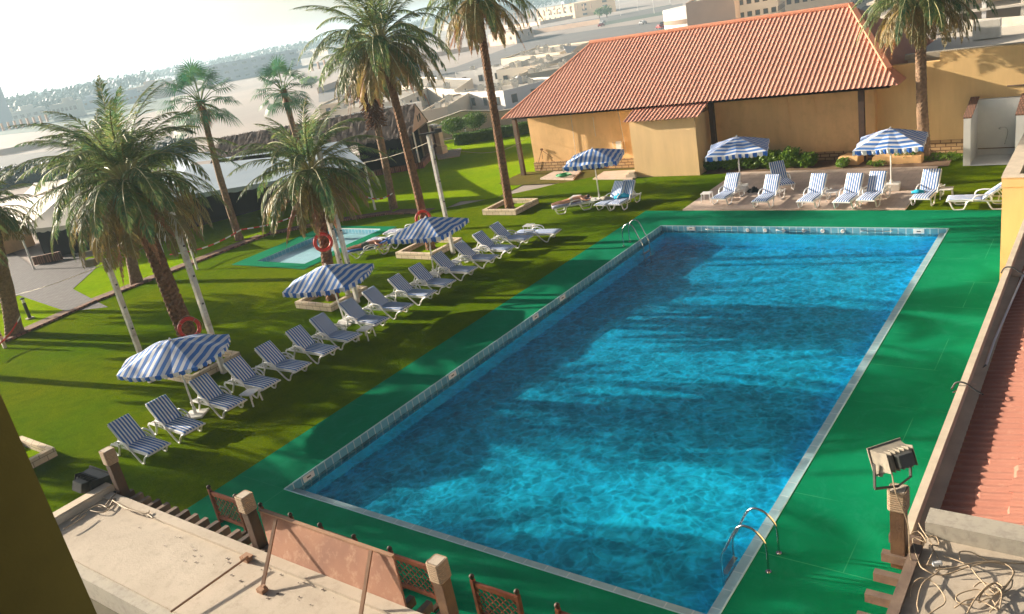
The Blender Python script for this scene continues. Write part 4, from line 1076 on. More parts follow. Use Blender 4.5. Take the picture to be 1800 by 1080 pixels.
def hip_side(sx, name):
    # corrugated hip end, waves running down towards the side
    b = MB(); n = 50; xe = EX1 if sx > 0 else EX0; xr = EX1 - HIP if sx > 0 else EX0 + HIP
    for i in range(n * 6 + 1):
        y = EY + (BY - EY) * i / (n * 6); fm = 1 - abs(y - RYY) / (RYY - EY); of = .04 * math.sin(2 * math.pi * y / .222)
        b.v.append((xe + of * .5, y, EZ + of)); b.v.append((xe + (xr - xe) * fm + of * .5, y, EZ + (RZZ - EZ) * fm + of))
    for i in range(n * 6): b.f.append((2 * i, 2 * i + 2, 2 * i + 3, 2 * i + 1))
    b.build(name, 'terracotta', roof)
hip_side(1, 'hip_slope'); hip_side(-1, 'hip_slope')
b = MB(); b.tube([(EX0 + HIP - .1, RYY, RZZ + .03), (EX1 - HIP + .1, RYY, RZZ + .03)], .13, 10); b.build('ridge_cap', 'terracotta_cap', roof)
def lerp3(a, c_, f): return Vector(a).lerp(Vector(c_), f)
b = MB(); r0, r1 = Vector((EX1 - HIP, RYY, RZZ + .10)), Vector((EX1, EY, EZ + .10)); b.bar(lerp3(r0, r1, .0), lerp3(r0, r1, .84), .24, .12); b.build('hip_cap', 'terracotta_cap', roof)
b = MB(); l0, l1 = Vector((EX0 + HIP, RYY, RZZ + .02)), Vector((EX0, EY, EZ + .02)); b.bar(l0, l1, .10, .06); b.build('hip_cap', 'terracotta_cap', roof)
for px, py in ((925, 306), (1253, 301), (1515, 290)):
    p = at(px, py); b = MB(); b.box(p.x, 29.35, 1.66, .24, .20, 3.32); b.build('post', 'wood_dark' if px > 1000 else 'wood_post', hall)
# fittings on the hall wall
def onwall(px, py, y=30.17): return atY(px, py, y)
b = MB(); p = onwall(1090, 257); b.box(p.x, 30.10, p.z, .34, .16, .55); b.build('meter_box', 'villa_white', hall, bevel=.01)
b = MB(); p = onwall(1048, 297); b.box(p.x, 30.12, .32, .85, .08, .62); b.build('hatch', 'black', hall)
b = MB()
for a, c_ in (((1086, 195), (1101, 268)), ((1003, 200), (1013, 278)), ((1042, 206), (1047, 240)), ((1077, 250), (1079, 270))):
    p, q = onwall(*a, 30.14), onwall(*c_, 30.14); b.tube([p, q], .018, 5)
b.build('conduits', 'villa_pale', hall)
b = MB()
for a, c_ in (((952, 264), (944, 297)), ((952, 266), (954, 280)), ((953, 265), (972, 278))): b.tube([onwall(*a, 30.12), onwall(*c_, 30.10)], .014, 5)
p = onwall(952, 263, 30.1); b.box(p.x, p.y, p.z, .12, .1, .1); b.build('tap', 'trunk_skirt', hall)
b = MB()
for px, py0, py1 in ((1384, 175, 230), (1430, 172, 200)):
    p, q = onwall(px, py0, 30.15), onwall(px + 5, py1, 30.15); b.tube([p, q], .02, 5)
b.build('rain_pipe', 'wall_ochre', hall)

annex = thing('annex', 'small ochre lean-to with its own terracotta roof projecting from the hall', 'building', (0, 0, 0))
b = MB(); b.prism([(-5.35, 28.08), (-1.78, 28.08), (-1.78, 30.14), (-5.35, 30.14)], 0, 2.88); b.build('wall', 'wall_annex', annex)
corrugated('roof', 'terracotta', annex, -5.55, -1.45, 27.78, 2.90, 29.15, 3.34, rows=4, amp=.035)
b = MB(); b.box(-5.5, 28.0, .10, .55, .4, .2); b.box(-5.45, 27.95, .25, .3, .25, .12); b.build('step', 'concrete_cream', annex)

# tall ochre wall to the right
tw = thing('boundary_wall', 'tall ochre wall stepping up behind the outdoor shower', 'wall')
zt1 = atY(1610, 112, 30.6).z; zt2 = atY(1700, 88, 30.6).z; xs = atY(1652, 100, 30.6).x
b = MB(); b.prism(rect(5.9, 30.6, xs, 31.0), 0, zt1); b.prism(rect(xs + .002, 30.6, 24, 31.0), 0, zt2); b.build('wall_face', 'wall_yellow', tw)
b = MB(); b.prism(rect(5.9, 30.56, 24, 30.599), 0, .62); b.build('stone_base', 'stone_base', tw)
b = MB(); p = atY(1785, 151, 30.5); b.tube([(p.x - .3, 30.57, p.z), (p.x + 2, 30.57, p.z + .0)], .03, 6); b.build('wall_pipe', 'wood_weathered', tw)
gb = thing('flat_roofed_block', 'low grey flat roofed building behind the tall ochre wall', 'building')
b = MB(); b.prism(rect(7.0, 31.6, 24, 40), 0, zt1 + .05); b.build('wall', 'villa_pale', gb)
b = MB(); b.prism(rect(6.9, 31.5, 24, 31.75), zt1 + .051, zt1 + .3); b.build('parapet', 'concrete_grey', gb)
for i, x in enumerate((9.5, 12.3, 15.2)):
    b = MB(); b.box(x, 36, zt1 + .5, 1.1, .6, .8); b.build('roof_box', 'ac_white', gb)

# outdoor shower
sh = thing('outdoor_shower', 'white three sided outdoor shower stall with terracotta capped walls', 'shower', (0, 0, 0))
b = MB(); b.prism(rect(9.72, 28.35, 9.98, 30.3), 0, 1.95); b.prism(rect(11.55, 28.35, 11.85, 30.3), 0, 1.95); b.prism(rect(9.981, 30.05, 11.549, 30.3), 0, 2.35)
b.add([(9.72, 28.35, 1.951), (9.98, 28.35, 1.951), (9.98, 30.3, 1.951), (9.72, 30.3, 1.951), (9.72, 30.3, 2.4), (9.98, 30.3, 2.4)], [(0, 1, 2, 3), (0, 4, 5, 1), (3, 2, 5, 4), (0, 3, 4), (1, 5, 2)])
b.add([(11.55, 28.35, 1.951), (11.85, 28.35, 1.951), (11.85, 30.3, 1.951), (11.55, 30.3, 1.951), (11.55, 30.3, 2.4), (11.85, 30.3, 2.4)], [(0, 1, 2, 3), (0, 4, 5, 1), (3, 2, 5, 4), (0, 3, 4), (1, 5, 2)])
b.build('wall', 'wall_white', sh)
b = MB()
for xa, xb in ((9.69, 10.01), (11.52, 11.88)): wb = MB(); wb.bar(((xa + xb) / 2, 28.34, 1.975), ((xa + xb) / 2, 30.32, 2.43), xb - xa, .05); wb.build('wall_cap', 'brick_edging', sh)
b = MB(); b.tube(catmull([(11.0, 30.03, .45), (11.1, 30.0, .9), (11.05, 29.98, 1.15), (10.85, 29.85, 1.2)], 5), .015, 6); b.tube([(10.85, 29.85, 1.2), (10.82, 29.82, 1.15)], [.02, .06], 10); b.build('shower_head', 'steel', sh, smooth=True)
b = MB(); b.box(10.77, 30.02, .30, 1.5, .05, .03); b.build('shelf', 'wood_weathered', sh)
b = MB(); b.quad((9.98, 28.3, .012), (11.55, 28.3, .012), (11.55, 30.05, .012), (9.98, 30.05, .012)); b.build('tray', 'wall_white', sh)

# stone planting boxes near the posts at the back of the terrace
pb = thing('low_stone_box', 'low ochre masonry box on the planting bed near the right post of the hall', 'masonry box')
b = MB(); p = at(1490, 292); q = at(1620, 285)
b.prism([(4.6, 28.9), (5.5, 28.75), (5.7, 29.6), (4.8, 29.7)], 0, .45); b.prism(rect(6.1, 28.7, 8.1, 29.4), 0, .42); b.build('masonry', 'wall_ochre', pb, bevel=.03)

# bushes
def leaf_cloud(b, c_, rx, ry, rz, n, rng, s=.09):
    for i in range(n):
        u_ = rng.gauss(0, 1), rng.gauss(0, 1), rng.gauss(0, 1); L = math.sqrt(sum(k * k for k in u_)) + 1e-6; r = rng.random() ** .33
        x, y, z = [k / L * r for k in u_]; wob = 1 + .25 * noise.noise(Vector((x * 2, y * 2, z * 2 + c_[0])))
        p = Vector((c_[0] + x * rx * wob, c_[1] + y * ry * wob, c_[2] + z * rz * wob))
        a = Vector((rng.gauss(0, 1), rng.gauss(0, 1), rng.gauss(0, 1))).normalized(); t1 = a.orthogonal().normalized(); t2 = a.cross(t1); k = s * rng.uniform(.6, 1.4)
        o = len(b[0]); b[0] += [tuple(p - t1 * k), tuple(p + t2 * k * .45), tuple(p + t1 * k), tuple(p - t2 * k * .45)]; b[1] += [(o, o + 1, o + 2, o + 3)]
rngb = random.Random(9)
def bush(p, rx, ry, rz, n, label, m='bush_leaf', cat='bush', group='bushes at the back of the terrace', s=.09, stem=.0, name='bush'):
    root = thing(name, label, cat, p, 0, group); vf = [[], []]
    leaf_cloud(vf, (0, 0, rz + stem), rx, ry, rz, n, rngb, s); rough_tri('foliage', vf[0], vf[1], m, root)
    b = MB()
    for k in range(5): a = 2 * math.pi * k / 5; b.tube([(0.03 * math.cos(a), .03 * math.sin(a), 0), (rx * .5 * math.cos(a), ry * .5 * math.sin(a), stem + rz * .9)], [.035, .012], 5)
    b.build('stems', 'wood_weathered', root); return root
BL = ['dark green bush right beside the ochre lean-to', 'bush behind the left terrace umbrella', 'bush with pale shoots left of the centre of the bed', 'tallest bright green bush in the middle of the bed', 'bright bush right of the middle of the bed', 'low bush before the plain hall wall']
for k, (px, py, r_, h_) in enumerate(((1246, 305, .55, .42), (1282, 303, .62, .38), (1318, 301, .6, .42), (1352, 300, .62, .46), (1384, 300, .62, .50), (1416, 297, .5, .36))):
    p = at(px, py); p.y = 28.95; bush(p, r_, .5, h_, 1300, BL[k], 'bush_leaf' if k > 0 else 'hedge_leaf', s=.075)
for k, (px, py, r_, h_, lb) in enumerate(((1483, 294, .3, .22, 'small yellow green plant by the low masonry box'), (1596, 287, .55, .38, 'round bush at the foot of the wall palm'), (1655, 283, .9, .18, 'low straggly ground plants before the tall ochre wall'), (1545, 291, .5, .15, 'low weeds in front of the masonry box'))):
    p = at(px, py); bush(p, r_, .45, h_, 700, lb, 'hedge_leaf' if k == 1 else 'bush_leaf', s=.06)
# green hose coil
p = at(992, 310, .11); b = MB(); rngh = random.Random(2); pts = []
for k in range(90):
    a = k * .42; r = .26 + .07 * math.sin(k * .37) + rngh.uniform(-.02, .02); pts.append((r * 1.5 * math.cos(a), r * math.sin(a), .03 + .0012 * k + .02 * math.sin(k * .9)))
b.tube(pts, .018, 5); tag(b.build('garden_hose', 'hose_green', smooth=True, loc=p), 'coiled green garden hose on the concrete pad before the hall', 'hose')

# ================================================================ yellow block and tiled roof on the right
blk = thing('yellow_block', 'yellow block with a flat parapet roof beyond the near tiled roof', 'building')
b = MB(); b.prism(rect(12.62, 15.12, 19, 24.5), 0, 2.75); b.build('wall', 'wall_yellow', blk)
b = MB(); X_, x_ = 12.60, 12.95
b.box((12.60 + 19) / 2, 15.25, 2.875, 6.4, .30, .248); b.box(12.775, 20.0, 2.875, .35, 9.2, .248); b.box((12.60 + 19) / 2, 24.7, 2.875, 6.4, .2, .248); b.build('parapet', 'wall_yellow', blk)
b = MB(); b.box(15.9, 15.25, 3.012, 6.62, .34, .025); b.box(12.775, 20.0, 3.012, .39, 9.15, .025); b.build('coping', 'kerb_stone', blk)
b = MB(); b.quad((12.96, 15.41, 2.78), (19, 15.41, 2.78), (19, 24.59, 2.78), (12.96, 24.59, 2.78)); b.build('flat_roof', 'concrete_grey', blk)
tr_ = thing('tiled_roof', 'near terracotta tiled roof with a cream gutter at the right edge', 'roof')
TX0, TZ0, TX1, TZ1 = 13.68, 2.66, 21.0, 4.55
b = MB(); rows = 20; pt_, per = .165, 8; y0, y1 = -.34, 15.1; ny_ = int((y1 - y0) / pt_ * per)
sl = Vector((TX1 - TX0, 0, TZ1 - TZ0)); nn = Vector((-(TZ1 - TZ0), 0, TX1 - TX0)).normalized()
for i in range(ny_ + 1):
    y = y0 + (y1 - y0) * i / ny_; ph = 2 * math.pi * y / pt_; wv = math.sin(ph) * .016 + .006 * math.sin(2 * ph)
    for j in range(rows):
        jit = .012 * noise.noise(Vector((round(y / pt_) * 7.7, j * 3.3, 1)))
        for e in (0, 1):
            f = (j + e) / rows + (jit if 0 < j + e < rows else 0); q = Vector((TX0, y, TZ0)) + sl * f + nn * (wv + .028 * (1 - e) + jit * .3); b.v.append(tuple(q))
n = rows * 2
for i in range(ny_):
    for j in range(n - 1): b.f.append((i * n + j, (i + 1) * n + j, (i + 1) * n + j + 1, i * n + j + 1))
b.build('roof_tiles', 'terracotta_near', tr_)
b = MB(); b.box(13.50, 7.2, 2.80, .035, 15.8, .22); b.box(13.60, 7.2, 2.70, .165, 15.8, .02); b.box(13.485, 7.2, 2.93, .10, 15.8, .03); b.build('gutter', 'kerb_stone', tr_)
b = MB(); b.prism(rect(13.70, -.3, 20.9, 15.0), 0, 2.6); b.build('wall', 'wall_yellow', tr_)
def onroof(px, py, up=.05):
    q = Matrix(CR) @ Vector((px - 900, -(py - 540), -FPX)); o_ = Vector((TX0, 0, TZ0)) + nn * up; t_ = (o_ - CAM).dot(nn) / q.dot(nn); return CAM + q * t_
o0 = onroof(1733, 640, .06)
b = MB(); b.tube([onroof(1733, 642, .06) - o0, onroof(1748, 598, .06) - o0, onroof(1764, 562, .06) - o0, onroof(1802, 476, .06) - o0], .022, 8)
tag(b.build('conduit_pipe', 'sign_white', smooth=True, loc=o0), 'thin white conduit pipe lying on the near tiled roof', 'pipe')
b = MB(); b.tube([p_ - o0 for p_ in catmull([onroof(1733, 642, .06), onroof(1722, 655, .05), onroof(1718, 668, .05), onroof(1706, 682, .05), onroof(1690, 683, .06), onroof(1676, 690, .2)], 5)], .014, 6)
tag(b.build('roof_cable', 'cable_black', smooth=True, loc=o0), 'black cable looping from the white conduit to the gutter', 'cable')
for k, (px, py) in enumerate(((1704, 677), (1790, 484))):
    p = onroof(px, py, .07); b = MB(); n = 8
    for i in range(5):
        for j in range(n): a = 2 * math.pi * j / n; r = .085 * math.sin(math.pi * (i + .5) / 5) * (1 + .3 * noise.noise(Vector((i, j, k)))); b.v.append((r * math.cos(a) * 1.5, r * math.sin(a), -.06 + .03 * i))
    for i in range(4):
        for j in range(n): b.f.append((i * n + j, i * n + (j + 1) % n, (i + 1) * n + (j + 1) % n, (i + 1) * n + j))
    b.f.append(tuple(range(4 * n, 5 * n)))
    tag(b.build('stone', 'kerb_stone', loc=p), ['loose stone beside the gutter at the lower end of the black cable', 'loose stone beside the gutter near the yellow block'][k], 'stone')
for k, (px, py) in enumerate(((1692, 680), (1776, 476))):
    p = at(px - 4, py, 2.94); b = MB(); b.tube(catmull([(-.12, 0, -.06), (-.06, .02, .05), (.06, 0, .07), (.2, -.05, .0), (.32, -.08, -.05)], 5), .014, 6)
    tag(b.build('cable_clip', 'cable_black', smooth=True, loc=p), ['short black cable crossing the gutter in the lower half', 'short black cable crossing the gutter near the yellow block'][k], 'cable', 'black cables over the gutter')

# ================================================================ near roof slabs with timber rafters
SZ = 3.0
lr = thing('slab_roof', 'cream concrete slab roof with a row of dark rafter ends at the lower left', 'roof')
b = MB(); b.prism(rect(1.75, -5.53, 13.4, -4.25), 2.82, SZ); b.build('slab', 'concrete_cream', lr)
b = MB(); b.prism(rect(1.75, -4.36, 13.4, -4.20), SZ + .001, SZ + .045); b.build('edge_screed', 'concrete_cream', lr)
b = MB(); b.prism(rect(1.50, -7.5, 1.745, -4.12), 2.80, SZ + .14); b.build('parapet', 'kerb_stone', lr, bevel=.02)
b = MB(); b.prism(rect(1.75, -5.70, 13.4, -5.532), 2.6, SZ - .03); b.build('edge_beam', 'concrete_grey', lr)
b = MB(); b.prism(rect(1.5, -12, 13.4, -5.705), 0.1, 2.62); b.build('lower_roof', 'roof_shaded', lr)
b = MB(); b.prism(rect(1.9, -5.5, 13.4, -4.5), 0, 2.80); b.build('wall', 'wall_ochre', lr)
b = MB(); b.box(7.6, -4.17, 2.86, 11.6, .05, .16); b.build('fascia_board', 'wood_weathered', lr)
for k in range(42):
    x = 1.92 + k * .275
    if x > 13.2: break
    b = MB(); b.box(x, -4.06 - .12, 2.90, .085, .50 + .02 * math.sin(k * 2.3), .12); b.build('rafter', 'wood_weathered' if k % 3 else 'wood_dark', lr)
rr = thing('slab_roof', 'cream slab roof at the lower right covered with tangled cable', 'roof')
b = MB(); b.prism(rect(13.72, -14, 21, -.66), 2.8, SZ); b.build('slab', 'concrete_cream', rr)
b = MB(); b.prism(rect(13.70, -.655, 21, -.36), 2.62, SZ + .20); b.build('upstand', 'concrete_grey', rr)
b = MB(); b.prism(rect(13.9, -13, 20, -.9), 0, 2.79); b.build('wall', 'wall_ochre', rr)
b = MB(); b.box(13.665, -3.2, 2.98, .11, 4.6, .15); b.build('edge_beam', 'wood_weathered', rr)
for k in range(12):
    b = MB(); b.box(13.50, -.72 - k * .365, 2.94, .34, .09, .11); b.build('rafter', 'wood_weathered', rr)

def rope_post(p, ztop, label, w_=.155, m='wood_dark', cap=.26):
    root = thing('rope_capped_post', label, 'timber post', p, 0, 'timber posts with rope wrapped tops'); zt = ztop - p[2]
    b = MB(); b.box(0, 0, (zt - cap) / 2 + .01, w_, w_, zt - cap + .02); b.build('shaft', m, root, bevel=.006)
    b = MB(); n = int(cap / .028)
    for k in range(n):
        h_ = w_ / 2 + .012; z = zt - cap + .014 + k * .028; q = []
        for cx_, cy_ in ((-1, -1), (1, -1), (1, 1), (-1, 1)):
            for da in (-.6, 0, .6):
                a = math.atan2(cy_, cx_) + da * .9; q.append((cx_ * (h_ - .03) + .03 * math.cos(a), cy_ * (h_ - .03) + .03 * math.sin(a), z))
        q.append(q[0]); b.tube(q, .0165, 5, False)
    b.build('rope_wrap', 'rope', root)
    b = MB(); b.box(0, 0, zt - .02, w_ - .01, w_ - .01, .03); b.build('post_top', 'concrete_cream', root); return root
fp = Vector((1.95, -4.10, 2.85)); rope_post(fp, height(Vector((1.95, -4.10, 0)), 186, 790), 'rope topped timber post beside the black floodlight at the lower left')
p1 = Vector((5.62, -4.05, 2.85)); rope_post(p1, height(Vector((p1.x, p1.y, 0)), 419, 872), 'rope topped timber post between the first lattice panel and the plywood board')
p2 = Vector((9.25, -4.05, 2.85)); rope_post(p2, height(Vector((p2.x, p2.y, 0)), 760, 986), 'rope topped timber post right of the plywood board at the bottom edge', m='wood_post')
p3 = Vector((13.50, -1.02, 2.80)); z3 = height(Vector((p3.x, p3.y, 0)), 1582, 858); rope_post(p3, z3, 'rope topped timber post carrying the big floodlight at the lower right', m='wood_post')

# floodlights
def floodlight(c_, wide, nrm_, label, w_=.40, h_=.30, d_=.20, body='lamp_grey', foot=None):
    root = thing('floodlight', label, 'floodlight', c_, 0, 'floodlights on the near roofs')
    X = Vector(wide).normalized(); N = Vector(nrm_).normalized(); X = (X - N * X.dot(N)).normalized(); Y = N.cross(X)
    def P(x, y, z): return X * x + Y * y + N * z
    def fr(b, sx0, sy0, z0, sx1, sy1, z1): 
        vs = [P(i * sx0, j * sy0, z0) for i, j in ((-.5, -.5), (.5, -.5), (.5, .5), (-.5, .5))] + [P(i * sx1, j * sy1, z1) for i, j in ((-.5, -.5), (.5, -.5), (.5, .5), (-.5, .5))]
        b.add(vs, [(3, 2, 1, 0), (4, 5, 6, 7), (0, 1, 5, 4), (1, 2, 6, 5), (2, 3, 7, 6), (3, 0, 4, 7)])
    b = MB(); fr(b, w_ * .72, h_ * .5, -d_ * .62, w_ * .96, h_ * .93, d_ * .30); b.build('housing', body, root, bevel=.004)
    b = MB(); fr(b, w_ * 1.04, h_ * 1.04, d_ * .301, w_ * 1.04, h_ * 1.04, d_ * .36); b.build('frame', body, root)
    b = MB(); fr(b, w_ * .9, h_ * .88, d_ * .361, w_ * .9, h_ * .88, d_ * .38); b.build('glass', 'glass_dark', root)
    b = MB(); fr(b, w_ * .42, h_ * .44, -d_ * 1.0, w_ * .46, h_ * .5, -d_ * .621); b.build('gear_box', 'lamp_black', root, bevel=.006)
    b = MB()
    for k in range(7): x = (k / 6 - .5) * w_ * .8; b.bar(P(x, -h_ * .36, -d_ * .2), P(x, h_ * .36, -d_ * .2), .006, d_ * .9, up=tuple(N))
    for sx in (-.35, .35): b.bar(P(sx * w_, h_ * .5, d_ * .2), P(sx * w_, h_ * .5, d_ * .42), .04, .03, up=tuple(X))
    b.build('cooling_fins', body, root)
    if foot is not None:
        f_ = Vector(foot) - Vector(c_); b = MB(); sd_ = X * (w_ * .56)
        q = [sd_ * 1.0, Vector((sd_.x, sd_.y, f_.z + .04)), f_ + Vector((0, 0, .02)), Vector((-sd_.x, -sd_.y, f_.z + .04)), sd_ * -1.0]
        for a, e in zip(q, q[1:]): b.bar(a, e, .035, .012, up=tuple(X))
        b.build('bracket', 'dark_metal', root)
    return root
top3 = Vector((p3.x, p3.y, z3)); fz = height(Vector((p3.x, p3.y, 0)), 1566, 808)
fc = Vector((p3.x - .06, p3.y + .02, fz)); floodlight(fc, (.63, .77, .0), (-.71, .58, -.37), 'large floodlight on the rope topped post at the lower right', .41, .31, .26, foot=top3)
fc2 = at(166, 848, 3.12); floodlight(fc2, (.9, -.25, 0), (-.2, .95, -.35), 'black floodlight hanging by the corner of the slab roof at the lower left', .55, .40, .34, body='lamp_black', foot=Vector((1.9, -4.15, 2.98)))
# cable down the post
b = MB(); b.tube([q - fc for q in catmull([fc + Vector((.02, -.15, -.05)), fc + Vector((.08, -.22, -.3)), Vector((13.62, -1.16, z3 - .35)), Vector((13.66, -1.2, z3 - .8)), Vector((13.8, -1.2, 3.03)), Vector((13.95, -1.1, 3.02))], 6)], .008, 5)
tag(b.build('lamp_cable', 'cable', loc=fc), 'beige cable running down the post from the big floodlight', 'cable')

# tangled cable on the right slab
def z4(x, y): return at(1350 + x / 4, 900 + y / 4, SZ + .02)
runs = [[(1000, 170), (1060, 155), (1110, 230), (1020, 210), (1060, 370), (1110, 430), (1230, 445), (1400, 400), (1560, 375), (1700, 400), (1725, 460), (1640, 560), (1540, 540), (1480, 640), (1560, 620), (1620, 700)],
        [(1120, 180), (1180, 180), (1200, 240), (1150, 260), (1190, 330), (1200, 420), (1090, 520), (1050, 640), (1060, 720)],
        [(1000, 600), (1010, 520), (1080, 488), (1170, 510), (1240, 600), (1240, 670), (1180, 710), (1090, 760)],
        [(1350, 360), (1350, 300), (1430, 305), (1540, 350), (1640, 380), (1720, 430), (1705, 500), (1620, 590), (1560, 600), (1470, 560), (1340, 590), (1330, 640), (1420, 660), (1480, 600), (1600, 520), (1640, 590), (1600, 680), (1560, 720)],
        [(1230, 320), (1400, 400), (1480, 480), (1600, 590), (1700, 560), (1720, 500)], [(1060, 90), (1080, 150), (1140, 220), (1160, 300), (1120, 400)],
        [(1310, 690), (1400, 650), (1500, 650), (1620, 720)], [(1450, 540), (1500, 510), (1580, 540), (1640, 600), (1630, 700)], [(1180, 440), (1300, 430), (1500, 390), (1800, 390)], [(1400, 740), (1460, 640), (1540, 560), (1600, 520), (1650, 560)]]
root = thing('tangled_cable', 'beige cable lying in tangled loops on the slab roof at the lower right', 'cable', z4(1300, 400)); o0 = z4(1300, 400)
rngc = random.Random(5)
for k, r_ in enumerate(runs):
    pts = catmull([z4(*q) - o0 + Vector((0, 0, rngc.uniform(0, .04) + .004 * k)) for q in r_], 7); b = MB(); b.tube(pts, .0075, 6); b.build('strand', 'cable', root, smooth=True)
p = z4(1190, 375); b = MB(); b.box(0, 0, .02, .10, .05, .05, rz=.5); tag(b.build('connector', 'sign_white', loc=p, bevel=.008), 'small white plug lying in the tangled cable', 'plug')
# cable bundle at the left corner of the cream slab
def z3_(x, y): return at(x / 4.91, 860 + y / 4.91, SZ + .03)
root = thing('cable_bundle', 'brown cables trailing along the left corner of the cream slab roof', 'cable', z3_(900, 180)); o0 = z3_(900, 180)
for k, r_ in enumerate(([(1010, 40), (960, 90), (900, 160), (830, 160), (780, 190), (880, 210), (940, 180), (1000, 90)], [(990, 90), (940, 170), (880, 150), (820, 165), (700, 230), (620, 290)], [(1000, 130), (1100, 190), (1250, 215), (1290, 240), (1330, 270)], [(980, 120), (1130, 200), (1270, 230), (1300, 210)], [(760, 240), (650, 320), (560, 370)])):
    b = MB(); b.tube(catmull([z3_(*q) - o0 + Vector((0, 0, .02 + .01 * k)) for q in r_], 6), .010, 5); b.build('strand', 'cable', root, smooth=True)
# small debris on the cream slab
DL = ['dry leaf scraps on the cream slab by the lying rod', 'dry leaf scraps on the cream slab before the plywood board', 'dry leaf scraps near the middle of the cream slab']
for k, c_ in enumerate((((430, 1000)), (525, 1025), (330, 960))):
    o0 = at(c_[0], c_[1], SZ + .004); b = MB(); rd = random.Random(k)
    for i in range(16):
        x, y = rd.gauss(0, .35), rd.gauss(0, .18); s_ = rd.uniform(.008, .03); a = rd.random() * 6
        b.add([(x - s_, y, .002), (x, y - s_ * .6, .012), (x + s_, y + s_ * .3, .004), (x, y + s_, .010)], [(0, 1, 2, 3)])
    tag(b.build('leaf_litter', 'wood_dark', loc=o0), DL[k], 'leaf litter')

# plywood board with two struts, and the rod
bl, brr = at(475, 985, SZ), at(712, 1078, SZ); zb = atY(456, 900, -4.0).z
board = thing('plywood_board', 'brown plywood board propped up on edge on the slab roof', 'board', (bl.x, -4.22, SZ))
Wd = brr.x - bl.x; tl = atY(456, 900, -3.98); trp = atY(690, 978, -3.98); Hh = (tl.z + trp.z) / 2 - SZ
b = MB(); x0, x1 = tl.x - bl.x, trp.x - bl.x
b.add([(0, 0, 0), (Wd, 0, 0), (x1, .24, Hh), (x0, .24, Hh), (0, .025, 0), (Wd, .025, 0), (x1, .265, Hh), (x0, .265, Hh)], [(0, 1, 2, 3), (7, 6, 5, 4), (0, 4, 5, 1), (1, 5, 6, 2), (2, 6, 7, 3), (3, 7, 4, 0)]); b.build('panel', 'plywood', board)
b = MB(); b.bar((x0, .25, Hh + .012), (x1, .25, Hh + .012), .05, .022); b.build('top_edge', 'wood_strip', board)
for a, c_ in (((485, 912), (460, 1040)), ((652, 968), (634, 1082))):
    s0 = atY(a[0], a[1], -4.02) - board.location; s1 = at(c_[0], c_[1], SZ + .02) - board.location; b = MB(); b.bar(s0, s1, .045, .03); b.build('strut', 'wood_strip', board)
ra_, rb_ = at(432, 982, SZ + .14), at(300, 1076, SZ + .10); b = MB(); b.tube([Vector((0, 0, 0)), rb_ - ra_], .016, 6); tag(b.build('wooden_rod', 'wood_strip', loc=ra_), 'long thin rod lying across the cream slab roof', 'rod')
b = MB(); b.box(0, 0, .03, .16, .12, .07); b.box(.06, -.04, .08, .05, .05, .06); tag(b.build('fixing_block', 'wood_strip', loc=at(435, 984, SZ)), 'small block on the slab edge where the lying rod ends', 'block')
b = MB(); b.box(0, 0, .03, .12, .10, .06); b.box(.03, .02, .07, .04, .04, .05); tag(b.build('fixing_block', 'wood_strip', loc=at(462, 1040, SZ)), 'small block at the foot of the left strut of the plywood board', 'block')

# ================================================================ lattice fence panels
def lattice(x0, x1, label):
    root = thing('lattice_panel', label, 'fence panel', (x0, -1.5, 0), 0, 'red brown lattice panels along the near pool deck'); Wp = x1 - x0; H = .86
    for sx in (0, Wp):
        b = MB(); b.box(sx, 0, H / 2, .075, .075, H); p = b.build('post', 'wood_red', root, bevel=.006)
        b = MB(); n = 10
        for i in range(7):
            for k in range(n): a = math.pi * i / 6; b.v.append((sx + .048 * math.sin(a) * math.cos(2 * math.pi * k / n), .048 * math.sin(a) * math.sin(2 * math.pi * k / n), H + .055 - .048 * math.cos(a)))
        for i in range(6):
            for k in range(n): b.f.append((i * n + k, i * n + (k + 1) % n, (i + 1) * n + (k + 1) % n, (i + 1) * n + k))
        b.tube([(sx, 0, H), (sx, 0, H + .03)], .025, 8); b.build('ball_finial', 'wood_dark', p, smooth=True)
        b = MB(); b.box(sx, 0, .025, .09, .42, .05); b.build('foot', 'wood_dark', root)
    b = MB(); b.box(Wp / 2, 0, H - .09, Wp - .08, .05, .10); b.build('top_rail', 'wood_red', root, bevel=.006)
    b = MB(); b.box(Wp / 2, 0, .15, Wp - .08, .05, .08); b.build('bottom_rail', 'wood_red', root, bevel=.006)
    xa, xb, za, zb_ = .04, Wp - .04, .19, H - .14
    for sg in (1, -1):
        b = MB(); c_ = -3.0
        while c_ < 3.0:
            P = []      # line z = sg*(x-c) inside the rectangle
            for x in (xa, xb):
                z = sg * (x - c_) + .3
                if za <= z <= zb_: P.append((x, z))
            for z in (za, zb_):
                x = c_ + sg * (z - .3)
                if xa < x < xb: P.append((x, z))
            if len(P) >= 2 and math.hypot(P[0][0] - P[1][0], P[0][1] - P[1][1]) > .03: b.bar((P[0][0], sg * .008, P[0][1]), (P[1][0], sg * .008, P[1][1]), .018, .012, up=(0, 1, 0))
            c_ += .15
        b.build('lattice_slats', 'wood_strip' if sg > 0 else 'wood_red', root)
LL = ['lattice panel farthest left, before the rope topped post', 'lattice panel mostly hidden behind the left end of the plywood board', 'lattice panel showing only its top over the middle of the plywood board', 'lattice panel between the plywood board and the next rope topped post', 'lattice panel right of the rope topped post at the bottom edge', 'lattice panel cut off by the bottom edge, farthest right']
for k, (a, c_) in enumerate(((-.40, .56), (1.42, 2.38), (3.27, 4.22), (5.15, 6.10), (7.05, 7.97), (8.74, 9.66))): lattice(a, c_, LL[k])

